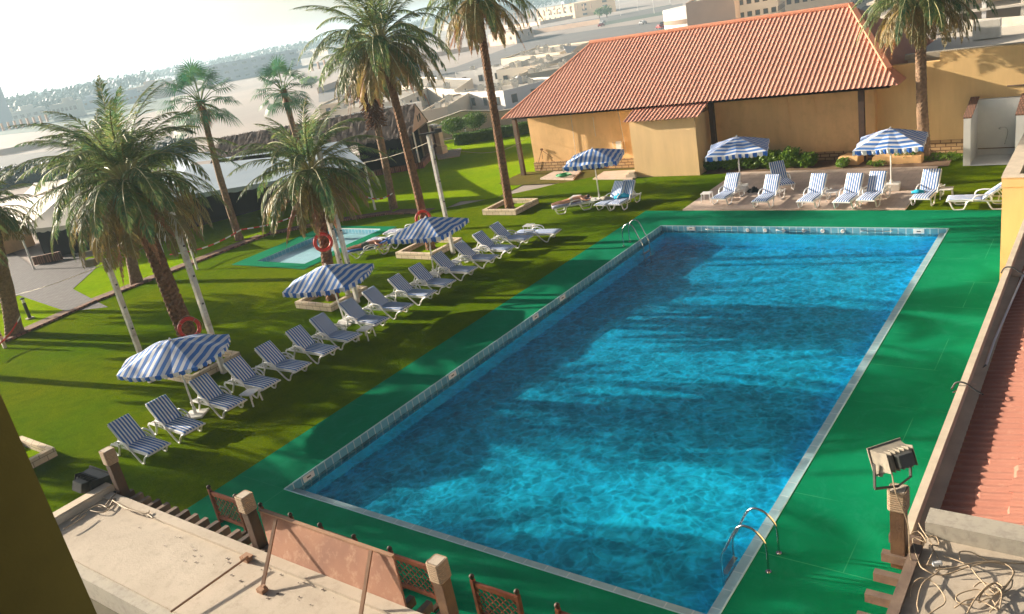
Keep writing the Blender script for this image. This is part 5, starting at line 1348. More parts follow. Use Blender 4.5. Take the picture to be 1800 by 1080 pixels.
# ================================================================ yellow pillar beside the camera
q = Matrix(CR) @ Vector((83 - 900, -(880 - 540), -FPX)); q.normalize(); e0 = CAM + q * 1.5
fw = Vector((-.594, .728, 0)).normalized(); rt = Vector((fw.y, -fw.x, 0))
b = MB()
rd_ = Vector((q.x, q.y, 0)).normalized(); rt = Vector((rd_.y, -rd_.x, 0))
def pp(r_, f): v = Vector((e0.x, e0.y, 0)) + rt * r_ + rd_ * f; return (v.x, v.y)
pil = thing('window_pillar', 'yellow pillar edge of the photographer\'s own building at the lower left', 'pillar')
b.prism([pp(0, 0), pp(-.01, .35), pp(-.5, .35), pp(-.115, 0)], 5.5, 14); b.build('pillar', 'pillar_paint', pil)
b = MB(); b.prism([pp(-.116, -.30), pp(-.116, -.002), pp(-.7, -.002), pp(-.7, -.30)], 5.5, 14); b.build('frame', 'black', pil)  # black box stands in for the dark interior beside the pillar

# ================================================================ thatched hut
u = Vector((-.86, -.51, 0)).normalized(); v = Vector((-.51, .86, 0)).normalized()
hb = Vector((-24.4, 32.3, 0)); HL = 15.0
hut = thing('thatched_hut', 'long thatched bar hut with a pink gable beyond the small pool', 'hut')
def hp(a, c_, z): p = hb + u * a + v * c_; return (p.x, p.y, z)
HW = 5.6; b = MB(); rngt = random.Random(7); na, nc = 120, 22
for side in (0, 1):
    o = len(b.v)
    for i in range(na + 1):
        for j in range(nc + 1):
            f = j / nc; a = HL * i / na; c_ = -.35 + (HW / 2 + .35) * f; z = 2.35 + 1.75 * f
            n_ = .10 * noise.noise(Vector((a * 2.2, f * 6, side))) + .07 * noise.noise(Vector((a * 9, f * 3, side + 3)))
            if j == 0: z -= .18 * rngt.random()
            b.v.append(hp(a - .05, c_ if side == 0 else HW - c_, z + n_))
    for i in range(na):
        for j in range(nc): q = o + i * (nc + 1) + j; b.f.append((q, q + nc + 1, q + nc + 2, q + 1))
rf_ = b.build('roof', 'thatch', hut)
vs, fs = [], []
for k in range(5200):
    a = rngt.random() * HL; f = rngt.random(); s_ = rngt.random() < .75; c_ = -.35 + (HW / 2 + .35) * f; z = 2.35 + 1.75 * f + .10
    if not s_: c_ = HW - c_
    p = Vector(hp(a, c_, z)); dn = (v * (-1 if s_ else 1) * .83 + Vector((0, 0, -.55))).normalized(); L = rngt.uniform(.2, .5); w_ = u * .014
    p2_ = p + dn * L + u * rngt.uniform(-.06, .06) + Vector((0, 0, .03)); o = len(vs); vs += [tuple(p - w_), tuple(p + w_), tuple(p2_)]; fs.append((o, o + 1, o + 2))
rough_tri('straw', vs, fs, 'thatch_straw', rf_)
b = MB(); b.add([hp(-.02, 0, 2.45), hp(-.02, HW, 2.45), hp(-.02, HW / 2, 4.0), hp(.06, 0, 2.45), hp(.06, HW, 2.45), hp(.06, HW / 2, 4.0)], [(0, 1, 2), (5, 4, 3), (0, 3, 4, 1), (1, 4, 5, 2), (2, 5, 3, 0)]); b.build('gable', 'gable_pink', hut)
b = MB()
for c_ in (2.5, 3.15): b.bar(hp(-.05, c_, 2.85), hp(-.05, c_, 3.3), .10, .03)
b.bar(hp(-.05, 3.38, 2.95), hp(-.05, 3.38, 3.35), .08, .03); b.build('gable_emblem', 'dark_metal', hut)
b = MB(); b.prism([hp(0, 2.4, 0)[:2], hp(0, HW, 0)[:2], hp(.1, HW, 0)[:2], hp(.1, 2.4, 0)[:2]], 0, 2.44); b.build('end_wall', 'stall_wall', hut)
b = MB()
for k in range(7): q = hp(-.03, 2.6 + k * .42, 0); b.box(q[0], q[1], 1.3, .07, .07, 2.1)
b.build('wall_bars', 'wood_dark', hut)
for a, c_ in ((.2, .1), (5, .1), (10, .1), (14.8, .1)):
    q = hp(a, c_, 0); b = MB(); b.box(q[0], q[1], 1.25, .12, .12, 2.5); b.build('post', 'wood_dark', hut)
b = MB(); q = hp(-.1, -.1, 0); b.tube([(q[0], q[1], 0), (q[0], q[1], 2.5)], .055, 8); b.build('drain_pipe', 'sign_white', hut)
b = MB(); b.prism([hp(.2, .5, 0)[:2], hp(.2, 1.1, 0)[:2], hp(14.5, 1.1, 0)[:2], hp(14.5, .5, 0)[:2]], 0, 1.1); b.prism([hp(.2, 3.4, 0)[:2], hp(.2, 3.5, 0)[:2], hp(5, 3.5, 0)[:2], hp(5, 3.4, 0)[:2]], 0, 2.4); b.build('bar_counter', 'black', hut)
b = MB(); b.prism([hp(-.3, -.2, 0)[:2], hp(-.3, .1, 0)[:2], hp(14.9, .1, 0)[:2], hp(14.9, -.2, 0)[:2]], 0, .38); b.prism([hp(-.32, -.2, 0)[:2], hp(-.32, HW, 0)[:2], hp(-.02, HW, 0)[:2], hp(-.02, -.2, 0)[:2]], 0, .42); b.build('plinth', 'brick_edging', hut)
for k, (px, py) in enumerate(((683, 262), (694, 260), (611, 272), (622, 270))):
    p = at(px, py, .95); b = MB(); b.tube([(0, 0, 0), (0, 0, .05)], .38, 14); t_ = thing('bar_table', ['round white topped table at the hut, left of the tall trunk', 'round white topped table at the hut, right of its neighbour', 'round white topped table under the left half of the hut', 'round white topped table under the left half of the hut, farther right'][k], 'table', p, 0, 'round tables at the hut')
    b.build('table_top', 'villa_white', t_); b = MB(); b.tube([(0, 0, -.9), (0, 0, 0)], .04, 6); b.build('leg', 'dark_metal', t_)
# stone pillar gate next to the hut
for k, px in enumerate((778, 770)):
    p = at(px, 271 - k * 3); rt_ = thing('stone_pillar', ['stone pillar right of the hut landing', 'stone pillar nearer the hut wall'][k], 'pillar', p, 0, 'stone pillars by the hut')
    b = MB(); b.box(0, 0, .3, .6, .6, .6); b.box(0, 0, 1.3, .42, .42, 1.4); b.build('shaft', 'wood_weathered' if k else 'kerb_stone', rt_); b = MB(); b.box(0, 0, 2.05, .55, .55, .1); b.build('cap', 'villa_white', rt_)

# ================================================================ marquees on the left
def canopy(name, label, corners, zc, apex, ze, m, posts=True, drop=.28):
    c_ = [Vector((p[0], p[1], ze)) for p in corners]; ap = [Vector(a) for a in apex]; root = thing(name, label, 'marquee', (0, 0, 0), 0, 'marquees left of the lawn'); b = MB()
    N = 14; lines = []
    for i in range(len(c_)):
        a, d = c_[i], c_[(i + 1) % len(c_)]; ta = ap[i % len(ap)] if len(ap) > 1 else ap[0]; tb_ = ap[(i + 1) % len(ap)] if len(ap) > 1 else ap[0]
        o = len(b.v)
        for s in range(N + 1):
            for r in range(N + 1):
                lo = a.lerp(d, s / N); hi = ta.lerp(tb_, s / N); q = lo.lerp(hi, r / N); q.z -= .22 * math.sin(math.pi * s / N) * (1 - r / N) * .5 + .25 * math.sin(math.pi * r / N) * .6; b.v.append(tuple(q))
        for s in range(N):
            for r in range(N): k = o + s * (N + 1) + r; b.f.append((k, k + N + 1, k + N + 2, k + 1))
    o_ = b.build('canvas', m, root, smooth=True)
    b = MB()
    for i in range(len(c_)):
        a, d = c_[i], c_[(i + 1) % len(c_)]; n = 60
        for s in range(n):
            f0, f1 = s / n, (s + 1) / n; z0 = -.11 * math.sin(math.pi * f0); z1 = -.11 * math.sin(math.pi * f1); p, q = a.lerp(d, f0), a.lerp(d, f1)
            k0 = drop * (.7 + .3 * abs(math.sin(math.pi * f0 * 14))); k1 = drop * (.7 + .3 * abs(math.sin(math.pi * f1 * 14)))
            b.quad(p + Vector((0, 0, z0)), q + Vector((0, 0, z1)), q + Vector((0, 0, z1 - k1)), p + Vector((0, 0, z0 - k0)))
    b.build('valance', m, root)
    if posts:
        for p in c_: b = MB(); b.tube([(p.x, p.y, 0), (p.x, p.y, ze)], .06, 6); b.build('post', 'villa_white', root)
    return root
A = at(33, 405, 2.4); Bc = at(262, 372, 2.4); Cc = at(-4, 352, 2.4); Dc = Bc + (Cc - A)
canopy('marquee', 'cream hip roofed marquee at the left behind the bushy palm', [A, Bc, Dc, Cc], 0, [at(118, 333, 4.0)], 2.4, 'canvas_white')
A2 = at(24, 352, 2.6); B2 = at(110, 338, 2.6); C2 = at(60, 322, 2.6); D2 = B2 + (C2 - A2)
canopy('marquee', 'smaller cream marquee roof peeking out behind the first one', [A2, B2, D2, C2], 0, [at(92, 330, 3.3)], 2.6, 'canvas_white')
A3 = at(268, 352, 2.7); B3 = at(640, 287, 2.7); C3 = at(300, 272, 2.7); D3 = at(600, 246, 2.7)
canopy('marquee', 'long pale blue canopy roof between the palms left of the thatched hut', [A3, B3, D3, C3], 0, [at(330, 292, 3.3), at(560, 268, 3.3), at(545, 262, 3.3), at(345, 285, 3.3)], 2.7, 'canvas_blue')
b = MB(); w0, w1 = at(250, 428), at(575, 340); dd = (w1 - w0).normalized(); nn_ = Vector((-dd.y, dd.x, 0))  # added black panel stands for canopy shade and shadows the lawn
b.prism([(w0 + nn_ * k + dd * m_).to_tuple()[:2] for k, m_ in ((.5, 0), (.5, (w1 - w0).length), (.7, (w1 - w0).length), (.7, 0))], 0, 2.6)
tag(b.build('shade_panel', 'black'), 'black panel added for the shade under the pale blue canopy and on the lawn', 'shade panel')
b = MB(); w0, w1 = at(66, 462), at(250, 430); dd = (w1 - w0).normalized(); nn_ = Vector((-dd.y, dd.x, 0))  # another added black panel, where the marquee interior only lies in shade
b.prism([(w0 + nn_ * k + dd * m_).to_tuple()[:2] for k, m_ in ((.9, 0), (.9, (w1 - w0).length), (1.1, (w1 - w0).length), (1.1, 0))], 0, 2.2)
tag(b.build('shade_panel', 'black'), 'black panel added for the dark shade under the cream marquee', 'shade panel')
b = MB(); a_, c_ = at(62, 466), at(110, 456); b.bar(a_ + Vector((0, 0, .25)), c_ + Vector((0, 0, .25)), .2, .5); tag(b.build('low_wall', 'brick_edging'), 'low brick wall in front of the cream marquee', 'wall')
bp = at(300, 425); bpo = thing('patterned_board', 'pale display board with round dark pots pictured on it behind the bushy palm', 'board', bp)
dir_ = (at(325, 420) - at(280, 428)).normalized(); b = MB(); b.bar(Vector((0, 0, .75)) - dir_ * .9, dir_ * .9 + Vector((0, 0, .75)), .05, 1.3); b.build('panel', 'villa_cream', bpo)
b = MB(); nd = Vector((dir_.y, -dir_.x, 0))
for s_, z, r in ((.1, .55, .22), (-.15, 1.0, .14)): b.tube([dir_ * s_ + nd * .03 + Vector((0, 0, z)), dir_ * s_ + nd * .05 + Vector((0, 0, z))], r, 16)
b.build('round_motif', 'wood_dark', bpo)
stl = thing('paving_kiosk', 'small ochre kiosk with a dark counter at the left edge above the paved terrace', 'kiosk', at(12, 440))
b = MB(); b.box(0, 0, 1.1, 3.4, 2.4, 2.2); b.build('wall', 'wall_ochre', stl); b = MB(); b.box(0, 0, 2.28, 3.8, 2.8, .14); b.build('roof', 'villa_pale', stl); b = MB(); b.box(1.0, -1.25, .55, .9, .12, 1.1); b.build('counter', 'black', stl)

for (xa_, ya_, xb_, yb_, lb_) in ((-40, 338, 240, 292, 'dark overgrown hedge at the edge of the terrace behind the cream marquee'), (235, 300, 345, 268, 'dark overgrown hedge between the cream marquee and the pale blue canopy')):
    h0_, h1_ = at(xa_, ya_), at(xb_, yb_); dd = (h1_ - h0_); Lq = dd.length; dd.normalize(); rt2 = thing('overgrown_hedge', lb_, 'hedge', h0_, 0, 'dark hedges behind the marquees'); vf = [[], []]; rq = random.Random(int(Lq))
    for k in range(int(Lq / 1.1)): leaf_cloud(vf, (dd.x * (k * 1.1 + .5), dd.y * (k * 1.1 + .5), 1.15), 1.0, 1.2, 1.35, 130, rq, .22)
    rough_tri('foliage', vf[0], vf[1], 'far_leaf', rt2)
    b = MB(); b.bar((0, 0, .8), dd * Lq + Vector((0, 0, .8)), .9, 1.5); b.build('inner_branches', 'far_leaf', rt2)

# ================================================================ hedge, clipped shrubs and compound wall
hd = thing('hedge', 'long low clipped hedge at the back of the lawn', 'hedge', (0, 0, 0)); vf = [[], []]
h0, h1 = at(800, 256), at(918, 236); dh = (h1 - h0).normalized(); nh = Vector((-dh.y, dh.x, 0)); Lh = (h1 - h0).length + 1.5
rngh = random.Random(12)
for k in range(9000):
    a = rngh.random() * Lh; s_ = rngh.uniform(-.45, .45); z = rngh.random() ** .7 * .85 * (1 + .1 * noise.noise(Vector((a, 0, 0)))); p = h0 + dh * a + nh * s_ + Vector((0, 0, z))
    aa = Vector((rngh.gauss(0, 1), rngh.gauss(0, 1), rngh.gauss(0, 1))).normalized(); t1 = aa.orthogonal().normalized(); t2 = aa.cross(t1); kk = .07; o = len(vf[0])
    vf[0].extend([tuple(p - t1 * kk), tuple(p + t2 * kk * .6), tuple(p + t1 * kk), tuple(p - t2 * kk * .6)]); vf[1].append((o, o + 1, o + 2, o + 3))
rough_tri('foliage', vf[0], vf[1], 'hedge_leaf', hd)
b = MB(); b.bar(h0 + Vector((0, 0, .35)), h0 + dh * Lh + Vector((0, 0, .35)), .6, .6); b.build('inner_branches', 'hedge_leaf', hd)
for k, (px, py, lb) in enumerate(((801, 250, 'clipped umbrella shaped shrub on a bare stem, left of the pair'), (840, 240, 'clipped umbrella shaped shrub nearer the tall palm trunk'))):
    bush(at(px, py), 1.15, .9, .62, 2600, lb, 'hedge_leaf', 'shrub', 'clipped shrubs behind the hedge', .07, .75, name='clipped_shrub')
bush(at(742, 255), .8, .7, .5, 900, 'small green shrub behind the hut wall', 'bush_leaf', 'shrub', 'clipped shrubs behind the hedge', .09, .3, name='shrub')
for k, (px, py, lb) in enumerate(((660, 285, 'green shrubs seen between the trunks behind the hut counter'), (640, 292, 'green shrubs under the left part of the hut'), (700, 277, 'green shrubs under the right part of the hut'))):
    bush(Vector(hp(2.5 + 2.6 * k, 3.0, 0)), 1.3, .6, .55, 900, lb, 'bush_leaf', 'shrub', 'shrubs at the hut', .09, .1, name='shrub')
cw = thing('compound_wall', 'pale gabled wall behind the hedge and the clipped shrubs', 'wall')
c0 = at(752, 250); c1_ = at(935, 216); dw = (c1_ - c0).normalized(); nw = Vector((-dw.y, dw.x, 0)); Lw = (c1_ - c0).length
def wz(px, py, f): return height(c0.lerp(c1_, f), px, py)
tops = [(0, wz(755, 219, 0.02)), (.38, wz(822, 195, .38)), (.72, wz(880, 197, .72)), (1.15, wz(950, 199, 1.1))]
tops = [(f, max(1.2, min(z, 4.2))) for f, z in tops]
b = MB(); vs = []
for f, z in tops: p = c0.lerp(c1_, f); vs += [(p.x, p.y, 0), (p.x, p.y, z), (p.x + nw.x * .3, p.y + nw.y * .3, z), (p.x + nw.x * .3, p.y + nw.y * .3, 0)]
b.v = vs
for i in range(3):
    for k in range(4): q = i * 4; b.f.append((q + k, q + (k + 1) % 4, q + 4 + (k + 1) % 4, q + 4 + k))
b.f.append((0, 1, 2, 3)); b.f.append((12, 15, 14, 13)); b.build('wall_face', 'villa_cream', cw)
b = MB()
for (f, z), (g, y) in zip(tops, tops[1:]): p, q = c0.lerp(c1_, f), c0.lerp(c1_, g); b.bar(Vector((p.x, p.y, z + .06)) + nw * .15, Vector((q.x, q.y, y + .06)) + nw * .15, .42, .10)
b.build('coping', 'villa_roof', cw)

# ================================================================ villas beyond
rv = random.Random(33)
def villa(label, p0, p1_, p2_, H, m='villa_cream', win=4, acs=0, name='villa', group='flat roofed villas beyond the hedge', storeys=1, arch=False, tanks=0, cat='house', ground=False):
    """p0-p1-p2: photo pixels of three roof corners at height H; the fourth closes the parallelogram"""
    zb_ = FZ + (0 if ground else H); a, c_, d = at(*p0, zb_), at(*p1_, zb_), at(*p2_, zb_); e = a + d - c_; root = thing(name, label, cat, (c_.x, c_.y, FZ), 0, group); o = Vector((c_.x, c_.y, zb_))
    q = [a - o, c_ - o, d - o, e - o]; b = MB(); b.prism([(t_.x, t_.y) for t_ in q], 0, H - .35); b.build('wall', m, root)
    ctr = (q[0] + q[2]) / 2
    b = MB()
    for i in range(4):
        s0, s1 = q[i], q[(i + 1) % 4]; dd_ = (s1 - s0).normalized(); inn = (ctr - (s0 + s1) / 2); inn = (inn - dd_ * inn.dot(dd_)).normalized()
        b.bar(Vector((s0.x, s0.y, H - .175)) + inn * .12 + dd_ * (.0 if i % 2 else .24), Vector((s1.x, s1.y, H - .175)) + inn * .12 - dd_ * (.0 if i % 2 else .24), .24, .35)
    b.build('parapet', m, root)
    b = MB(); b.prism([((t_ * .97 + ctr * .03).x, (t_ * .97 + ctr * .03).y) for t_ in q], H - .349, H - .30); b.build('roof', 'villa_roof', root)
    for (s0, s1) in ((q[0], q[1]), (q[1], q[2])):
        L = (s1 - s0).length; dd_ = (s1 - s0).normalized(); out = Vector((dd_.y, -dd_.x, 0)); out = out if out.dot((s0 + s1) / 2 - ctr) > 0 else -out
        n = max(1, int(win * L / max((q[1] - q[0]).length, .1))) if win else 0; n = min(n, 12)
        for st in range(storeys):
            zc = (H - .35) * (st + .55) / storeys; hh = min(1.3, (H / storeys) * .42)
            for k in range(n):
                cpos = s0 + dd_ * L * (k + .5) / n; w_ = min(1.2 if storeys < 3 else 3.2, L / n * .6)
                wb_ = MB(); wb_.bar(cpos - dd_ * w_ / 2 + Vector((0, 0, zc)) + out * .02, cpos + dd_ * w_ / 2 + Vector((0, 0, zc)) + out * .02, .08, hh + .14); wf = wb_.build('window', 'window_frame', root)
                wb_ = MB(); wb_.bar(cpos - dd_ * (w_ / 2 - .08) + Vector((0, 0, zc)) + out * .05, cpos + dd_ * (w_ / 2 - .08) + Vector((0, 0, zc)) + out * .05, .04, hh); wb_.build('pane', 'window_glass', wf)
    for k in range(acs):
        f, g = rv.uniform(.1, .9), rv.uniform(.1, .9); p = q[0].lerp(q[1], f).lerp(q[3].lerp(q[2], f), g); s_ = rv.uniform(.8, 1.3)
        b = MB(); b.box(p.x, p.y, H - .30 + s_ * .45, s_, s_ * .6, s_ * .9, rz=rv.choice((.2, .25, 1.8))); ac = b.build('air_conditioner', 'ac_white', root)
        b = MB(); b.tube([(p.x, p.y, H - .30 + s_ * .9), (p.x, p.y, H - .30 + s_ * .95)], s_ * .25, 10); b.build('fan', 'dark_metal', ac)
    for k in range(tanks):
        f, g = rv.uniform(.2, .8), rv.uniform(.2, .8); p = q[0].lerp(q[1], f).lerp(q[3].lerp(q[2], f), g)
        b = MB(); b.tube([(p.x, p.y, H - .3), (p.x, p.y, H + .9), (p.x, p.y, H + 1.15)], [.65, .65, .15], 14); b.build('water_tank', 'villa_white', root)
    return root
villa('cream villa with a shaded gable shadow just left of the big roof', (799, 164), (884, 160), (985, 134), 3.3, 'villa_white', 4, 16, tanks=1)
villa('cream villa with pointed arch windows right above the hut', (740, 196), (790, 168), (830, 160), 3.2, 'villa_cream', 2, 3)
villa('long pale flat roofed villa above the left half of the thatched hut', (576, 196), (700, 176), (760, 150), 3.4, 'villa_pale', 4, 6)
villa('low cream villa directly behind the ridge of the thatched hut', (560, 214), (650, 200), (740, 178), 2.8, 'villa_white', 3, 4)
villa('pale villa below the desert plain between the two tall palms', (688, 150), (800, 158), (830, 138), 3.4, 'villa_pale', 3, 5)
villa('cream villa with a bright corner behind the tall palm trunk', (800, 128), (886, 116), (925, 108), 4.0, 'villa_white', 3, 6)
villa('grey villa roof crowded with air conditioners, third row', (872, 124), (960, 112), (1010, 92), 4.0, 'villa_pale', 3, 14)
villa('pale villa roof crowded with air conditioners, farthest row', (880, 104), (985, 92), (1040, 72), 4.0, 'villa_cream', 3, 16)
villa('cream villa between the bright corner and the big roof', (905, 134), (985, 120), (1020, 104), 3.8, 'villa_cream', 3, 8)
villa('pale villa half hidden behind the palm with the rusty skirt', (600, 170), (690, 152), (720, 142), 3.4, 'villa_pale', 3, 3)
villa('sunlit villa wall left of the palm with the rusty skirt', (560, 186), (620, 176), (650, 160), 3.0, 'villa_cream', 2, 1)
villa('small cream house at the right foot of the brown school', (858, 62), (905, 56), (935, 48), 5.0, 'villa_pink', 3, 0)
# white triangular shade sail
p = far(990, 86, 4.6); b = MB(); a_, c_, d_ = Vector((0, 0, .6)), far(1015, 82, 4.2) - p, far(998, 98, 3.4) - p; b.add([a_, c_, d_, a_ + Vector((0, 0, .05)), c_ + Vector((0, 0, .05)), d_ + Vector((0, 0, .05))], [(0, 1, 2), (5, 4, 3), (0, 3, 4, 1), (1, 4, 5, 2), (2, 5, 3, 0)])
tag(b.build('shade_sail', 'villa_white', loc=p), 'white triangular shade sail over the far villa roofs', 'shade sail')

# bigger buildings
villa('long brown school building with rows of framed windows at the top', (942, 17), (1008, 7), (1080, -6), 9.0, 'school_brown', 7, 0, 'school', 'distant large buildings', 3, cat='school')
villa('long pale blue three storey building in the haze at the left', (352, 119), (520, 87), (523.5, 85.6), 13.0, 'school_blue', 10, 0, 'office_block', 'distant large buildings', 3, cat='office building')
villa('white apartment block with brown windows above the roof ridge', (1298, 40), (1368, 28), (1385, 14), 21, 'villa_white', 5, 0, 'apartment_block', 'distant large buildings', 6, cat='apartment building', ground=True)
villa('cream apartment block with narrow brown windows at the right end of the roof ridge', (1382, 44), (1496, 26), (1560, -14), 21, 'villa_cream', 8, 0, 'apartment_block', 'distant large buildings', 6, cat='apartment building', ground=True)
villa('pink block with a stepped parapet behind the curved white building', (1205, 6), (1290, -10), (1310, -30), 9.0, 'villa_pink', 0, 5, 'office_block', 'distant large buildings', 3, cat='office building')
cb = thing('curved_building', 'white building with a curved front and a row of small windows', 'building', (0, 0, FZ)); b = MB(); wn = MB()
c_ = far(1245, 45); R0 = 13.0; Hc = height(far(1205, 62), 1203, 22) - FZ; Hc = max(6.5, min(Hc, 10)); poly = []
for k in range(19):
    a = R(150 + k * 8); poly.append((c_.x + R0 * math.cos(a), c_.y + R0 * math.sin(a)))
poly += [(c_.x + 12, c_.y + 4), (c_.x + 6, c_.y + 14)]
b.prism(poly, 0, Hc); b.build('wall', 'villa_white', cb)
for k in range(0, 37):
    a = R(152 + k * 3.9); b2 = MB(); b2.box(c_.x + R0 * math.cos(a), c_.y + R0 * math.sin(a), Hc * .45, .18, .9, 1.3, rz=a); b2.build('window', 'window_frame', cb)
uc = thing('unfinished_building', 'half built concrete frame building seen through the right palm', 'building', group='distant large buildings'); p = far(1720, 60); pz = 0
uc.location = (0, 0, FZ)
for lv in range(6):
    b = MB(); b.box(p.x, p.y + 12, 3.2 * lv + 3.1, 34, 16, .35); b.build('floor_slab', 'villa_pale', uc)
    for k in range(7): b = MB(); b.box(p.x - 15.5 + k * 5.2, p.y + 4.6, 3.2 * lv + 1.45, .6, .6, 2.93); b.build('column', 'villa_white' if k % 2 else 'villa_pale', uc)
    b = MB(); b.box(p.x - 4, p.y + 14, 3.2 * lv + 1.45, 22, .3, 2.92); b.build('block_wall', 'school_brown', uc)
sw = thing('site_wall', 'low grey wall of the building site behind the right palm', 'wall', (0, 0, 0)); b = MB(); b.bar(far(1640, 60) + Vector((0, 0, .9)), far(1830, 48) + Vector((0, 0, .9)), .3, 1.8); b.build('wall_face', 'concrete_grey', sw)
tc2 = thing('corner_tower', 'hazy tower block at the extreme left of the skyline', 'tower', far(2, 300 - 70)); p = tc2.location
b = MB(); b.box(-6, 0, 14, 16, 16, 28); b.build('wall', 'school_blue', tc2)

# roof line compound wall and far fences
def fence(pts, h_, label, name='fence_wall', m='villa_pink', n=24):
    root = thing(name, label, 'fence wall', (0, 0, 0), 0, 'long walls across the desert plain'); b = MB()
    P = [far(*q) for q in pts]
    for a, c_ in zip(P, P[1:]): b.bar(a + Vector((0, 0, h_ / 2)), c_ + Vector((0, 0, h_ / 2)), .3, h_)
    b.build('wall_face', m, root); k = 0; tot = sum((c_ - a).length for a, c_ in zip(P, P[1:])); b = MB()
    for a, c_ in zip(P, P[1:]):
        L = (c_ - a).length; m_ = max(2, int(n * L / tot))
        for i in range(m_): q = a.lerp(c_, i / m_); b.box(q.x, q.y, h_ / 2 + .2, .6, .6, h_ + .4)
    b.build('pier', m, root)
fence([(860, 82), (940, 60), (1055, 42)], 2.2, 'long pale wall with piers in front of the brown school')
fence([(560, 205 - 40), (700, 112), (860, 84)], 2.0, 'long wall with piers across the desert plain between the palms')
fence([(880, 52), (950, 44), (1020, 30)], 2.2, 'inner wall at the foot of the brown school', n=18)
fence([(0, 275), (110, 252)], 2.0, 'low wall beside the road at the far left', n=10)

# cars
def car(p, rz, label, m):
    root = thing('car', label, 'car', p, rz, 'cars on the far road'); b = MB()
    pr = [(-2.1, .35), (-2.15, .75), (-1.95, .9), (-1.3, .95), (-.8, 1.4), (.6, 1.42), (1.2, .95), (2.0, .85), (2.15, .6), (2.1, .35)]
    for s_ in (-.85, .85): b.v += [(x, s_ * (.86 if z > 1.2 else 1), z) for x, z in pr]
    n = len(pr); b.f.append(tuple(range(n))); b.f.append(tuple(reversed(range(n, 2 * n))))
    for i in range(n): b.f.append((i, (i + 1) % n, n + (i + 1) % n, n + i))
    b.build('body', m, root, bevel=.04)
    b = MB()
    for s_ in (-.80, .80): b.add([(-.72, s_, 1.0), (1.05, s_, 1.0), (.55, s_ * .93, 1.34), (-.62, s_ * .93, 1.34)], [(0, 1, 2, 3)])
    b.add([(-1.27, -.6, 1.0), (-1.27, .6, 1.0), (-.86, .55, 1.36), (-.86, -.55, 1.36)], [(0, 1, 2, 3)]); b.add([(1.23, -.6, .99), (1.23, .6, .99), (.68, .55, 1.38), (.68, -.55, 1.38)], [(0, 1, 2, 3)]); b.build('windows', 'window_glass', root)
    for x in (-1.3, 1.3):
        for s_ in (-.82, .82): b = MB(); b.tube([(x, s_ - .1, .33), (x, s_ + .1, .33)], .33, 12); b.build('wheel', 'tyre', root)
for (px, py, a, lb, m) in ((1059, 42, .5, 'white car by the two round trees on the far road', 'car_white'), (1057, 47, .5, 'dark red car nearest the two round trees', 'car_red'), (1130, 43, .4, 'white car alone on the sandy plain', 'car_white'), (1166, 46, .6, 'dark car near the curved white building', 'car_dark'), (1161, 51, 1.2, 'red car beside the dark one near the roof ridge', 'car_red'),
                           (1185, 50, .3, 'pale car right in front of the curved white building', 'car_white'), (770, 215, 1.2, 'dark car parked in the lane between the villas', 'car_dark'), (20, 222, .3, 'white car on the road at the far left', 'car_white'), (48, 214, .3, 'pale van like car farther along the road at the left', 'car_white')):
    car(far(px, py), a + 1.2, lb, m)
# street lamps
for k, (px, py, h_) in enumerate(((1091, 28, 9), (1122, 20, 9), (1150, 24, 9), (1060, 10, 9), (1178, 6, 9))):
    root = thing('street_lamp', 'slim street lamp on the far road, number %d' % k if False else ['slim street lamp right of the brown school', 'slim street lamp between the school and the parked cars', 'slim street lamp by the sandy mound', 'slim street lamp behind the brown school', 'slim street lamp farthest right near the curved building'][k], 'street lamp', far(px, py), 0, 'street lamps along the far road')
    b = MB(); b.tube([(0, 0, 0), (0, 0, h_)], [.14, .08], 6); b.build('mast', 'villa_white', root); b = MB(); b.bar((-.9, 0, h_), (.9, 0, h_ + .1), .1, .08); b.build('arm', 'villa_white', root)

# far trees, each with its own crown
def far_tree(p, r, h_, label, n=260, m='far_leaf', grp='hazy trees in the distance', s=None):
    root = thing('tree', label, 'tree', p, 0, grp); vf = [[], []]; rg = random.Random(int(abs(p[0] * 7 + p[1] * 3)))
    for k in range(5):
        leaf_cloud(vf, (rg.uniform(-.5, .5) * r, rg.uniform(-.5, .5) * r, h_ * rg.uniform(.5, .8)), r * .7, r * .7, h_ * .28, n // 5, rg, s or r * .16)
    rough_tri('crown', vf[0], vf[1], m, root); b = MB(); b.tube([(0, 0, 0), (0, 0, h_ * .6)], [r * .09, r * .05], 6); b.build('trunk', 'wood_weathered', root)
far_tree(far(1054, 33), 4, 6, 'left one of two round trees on the far road', 300, 'hedge_leaf'); far_tree(far(1067, 31), 4, 6, 'right one of two round trees on the far road', 300, 'hedge_leaf')
far_tree(far(715, 150), 4.5, 6, 'dark tree behind the villas between the two tall palms', 700); far_tree(far(735, 138), 4, 5.5, 'second dark tree behind the villas, farther right', 600)
far_tree(far(548, 155) , 3.5, 4.5, 'yellow green tree behind the fan palms', 700, 'bush_leaf')
rg = random.Random(77)
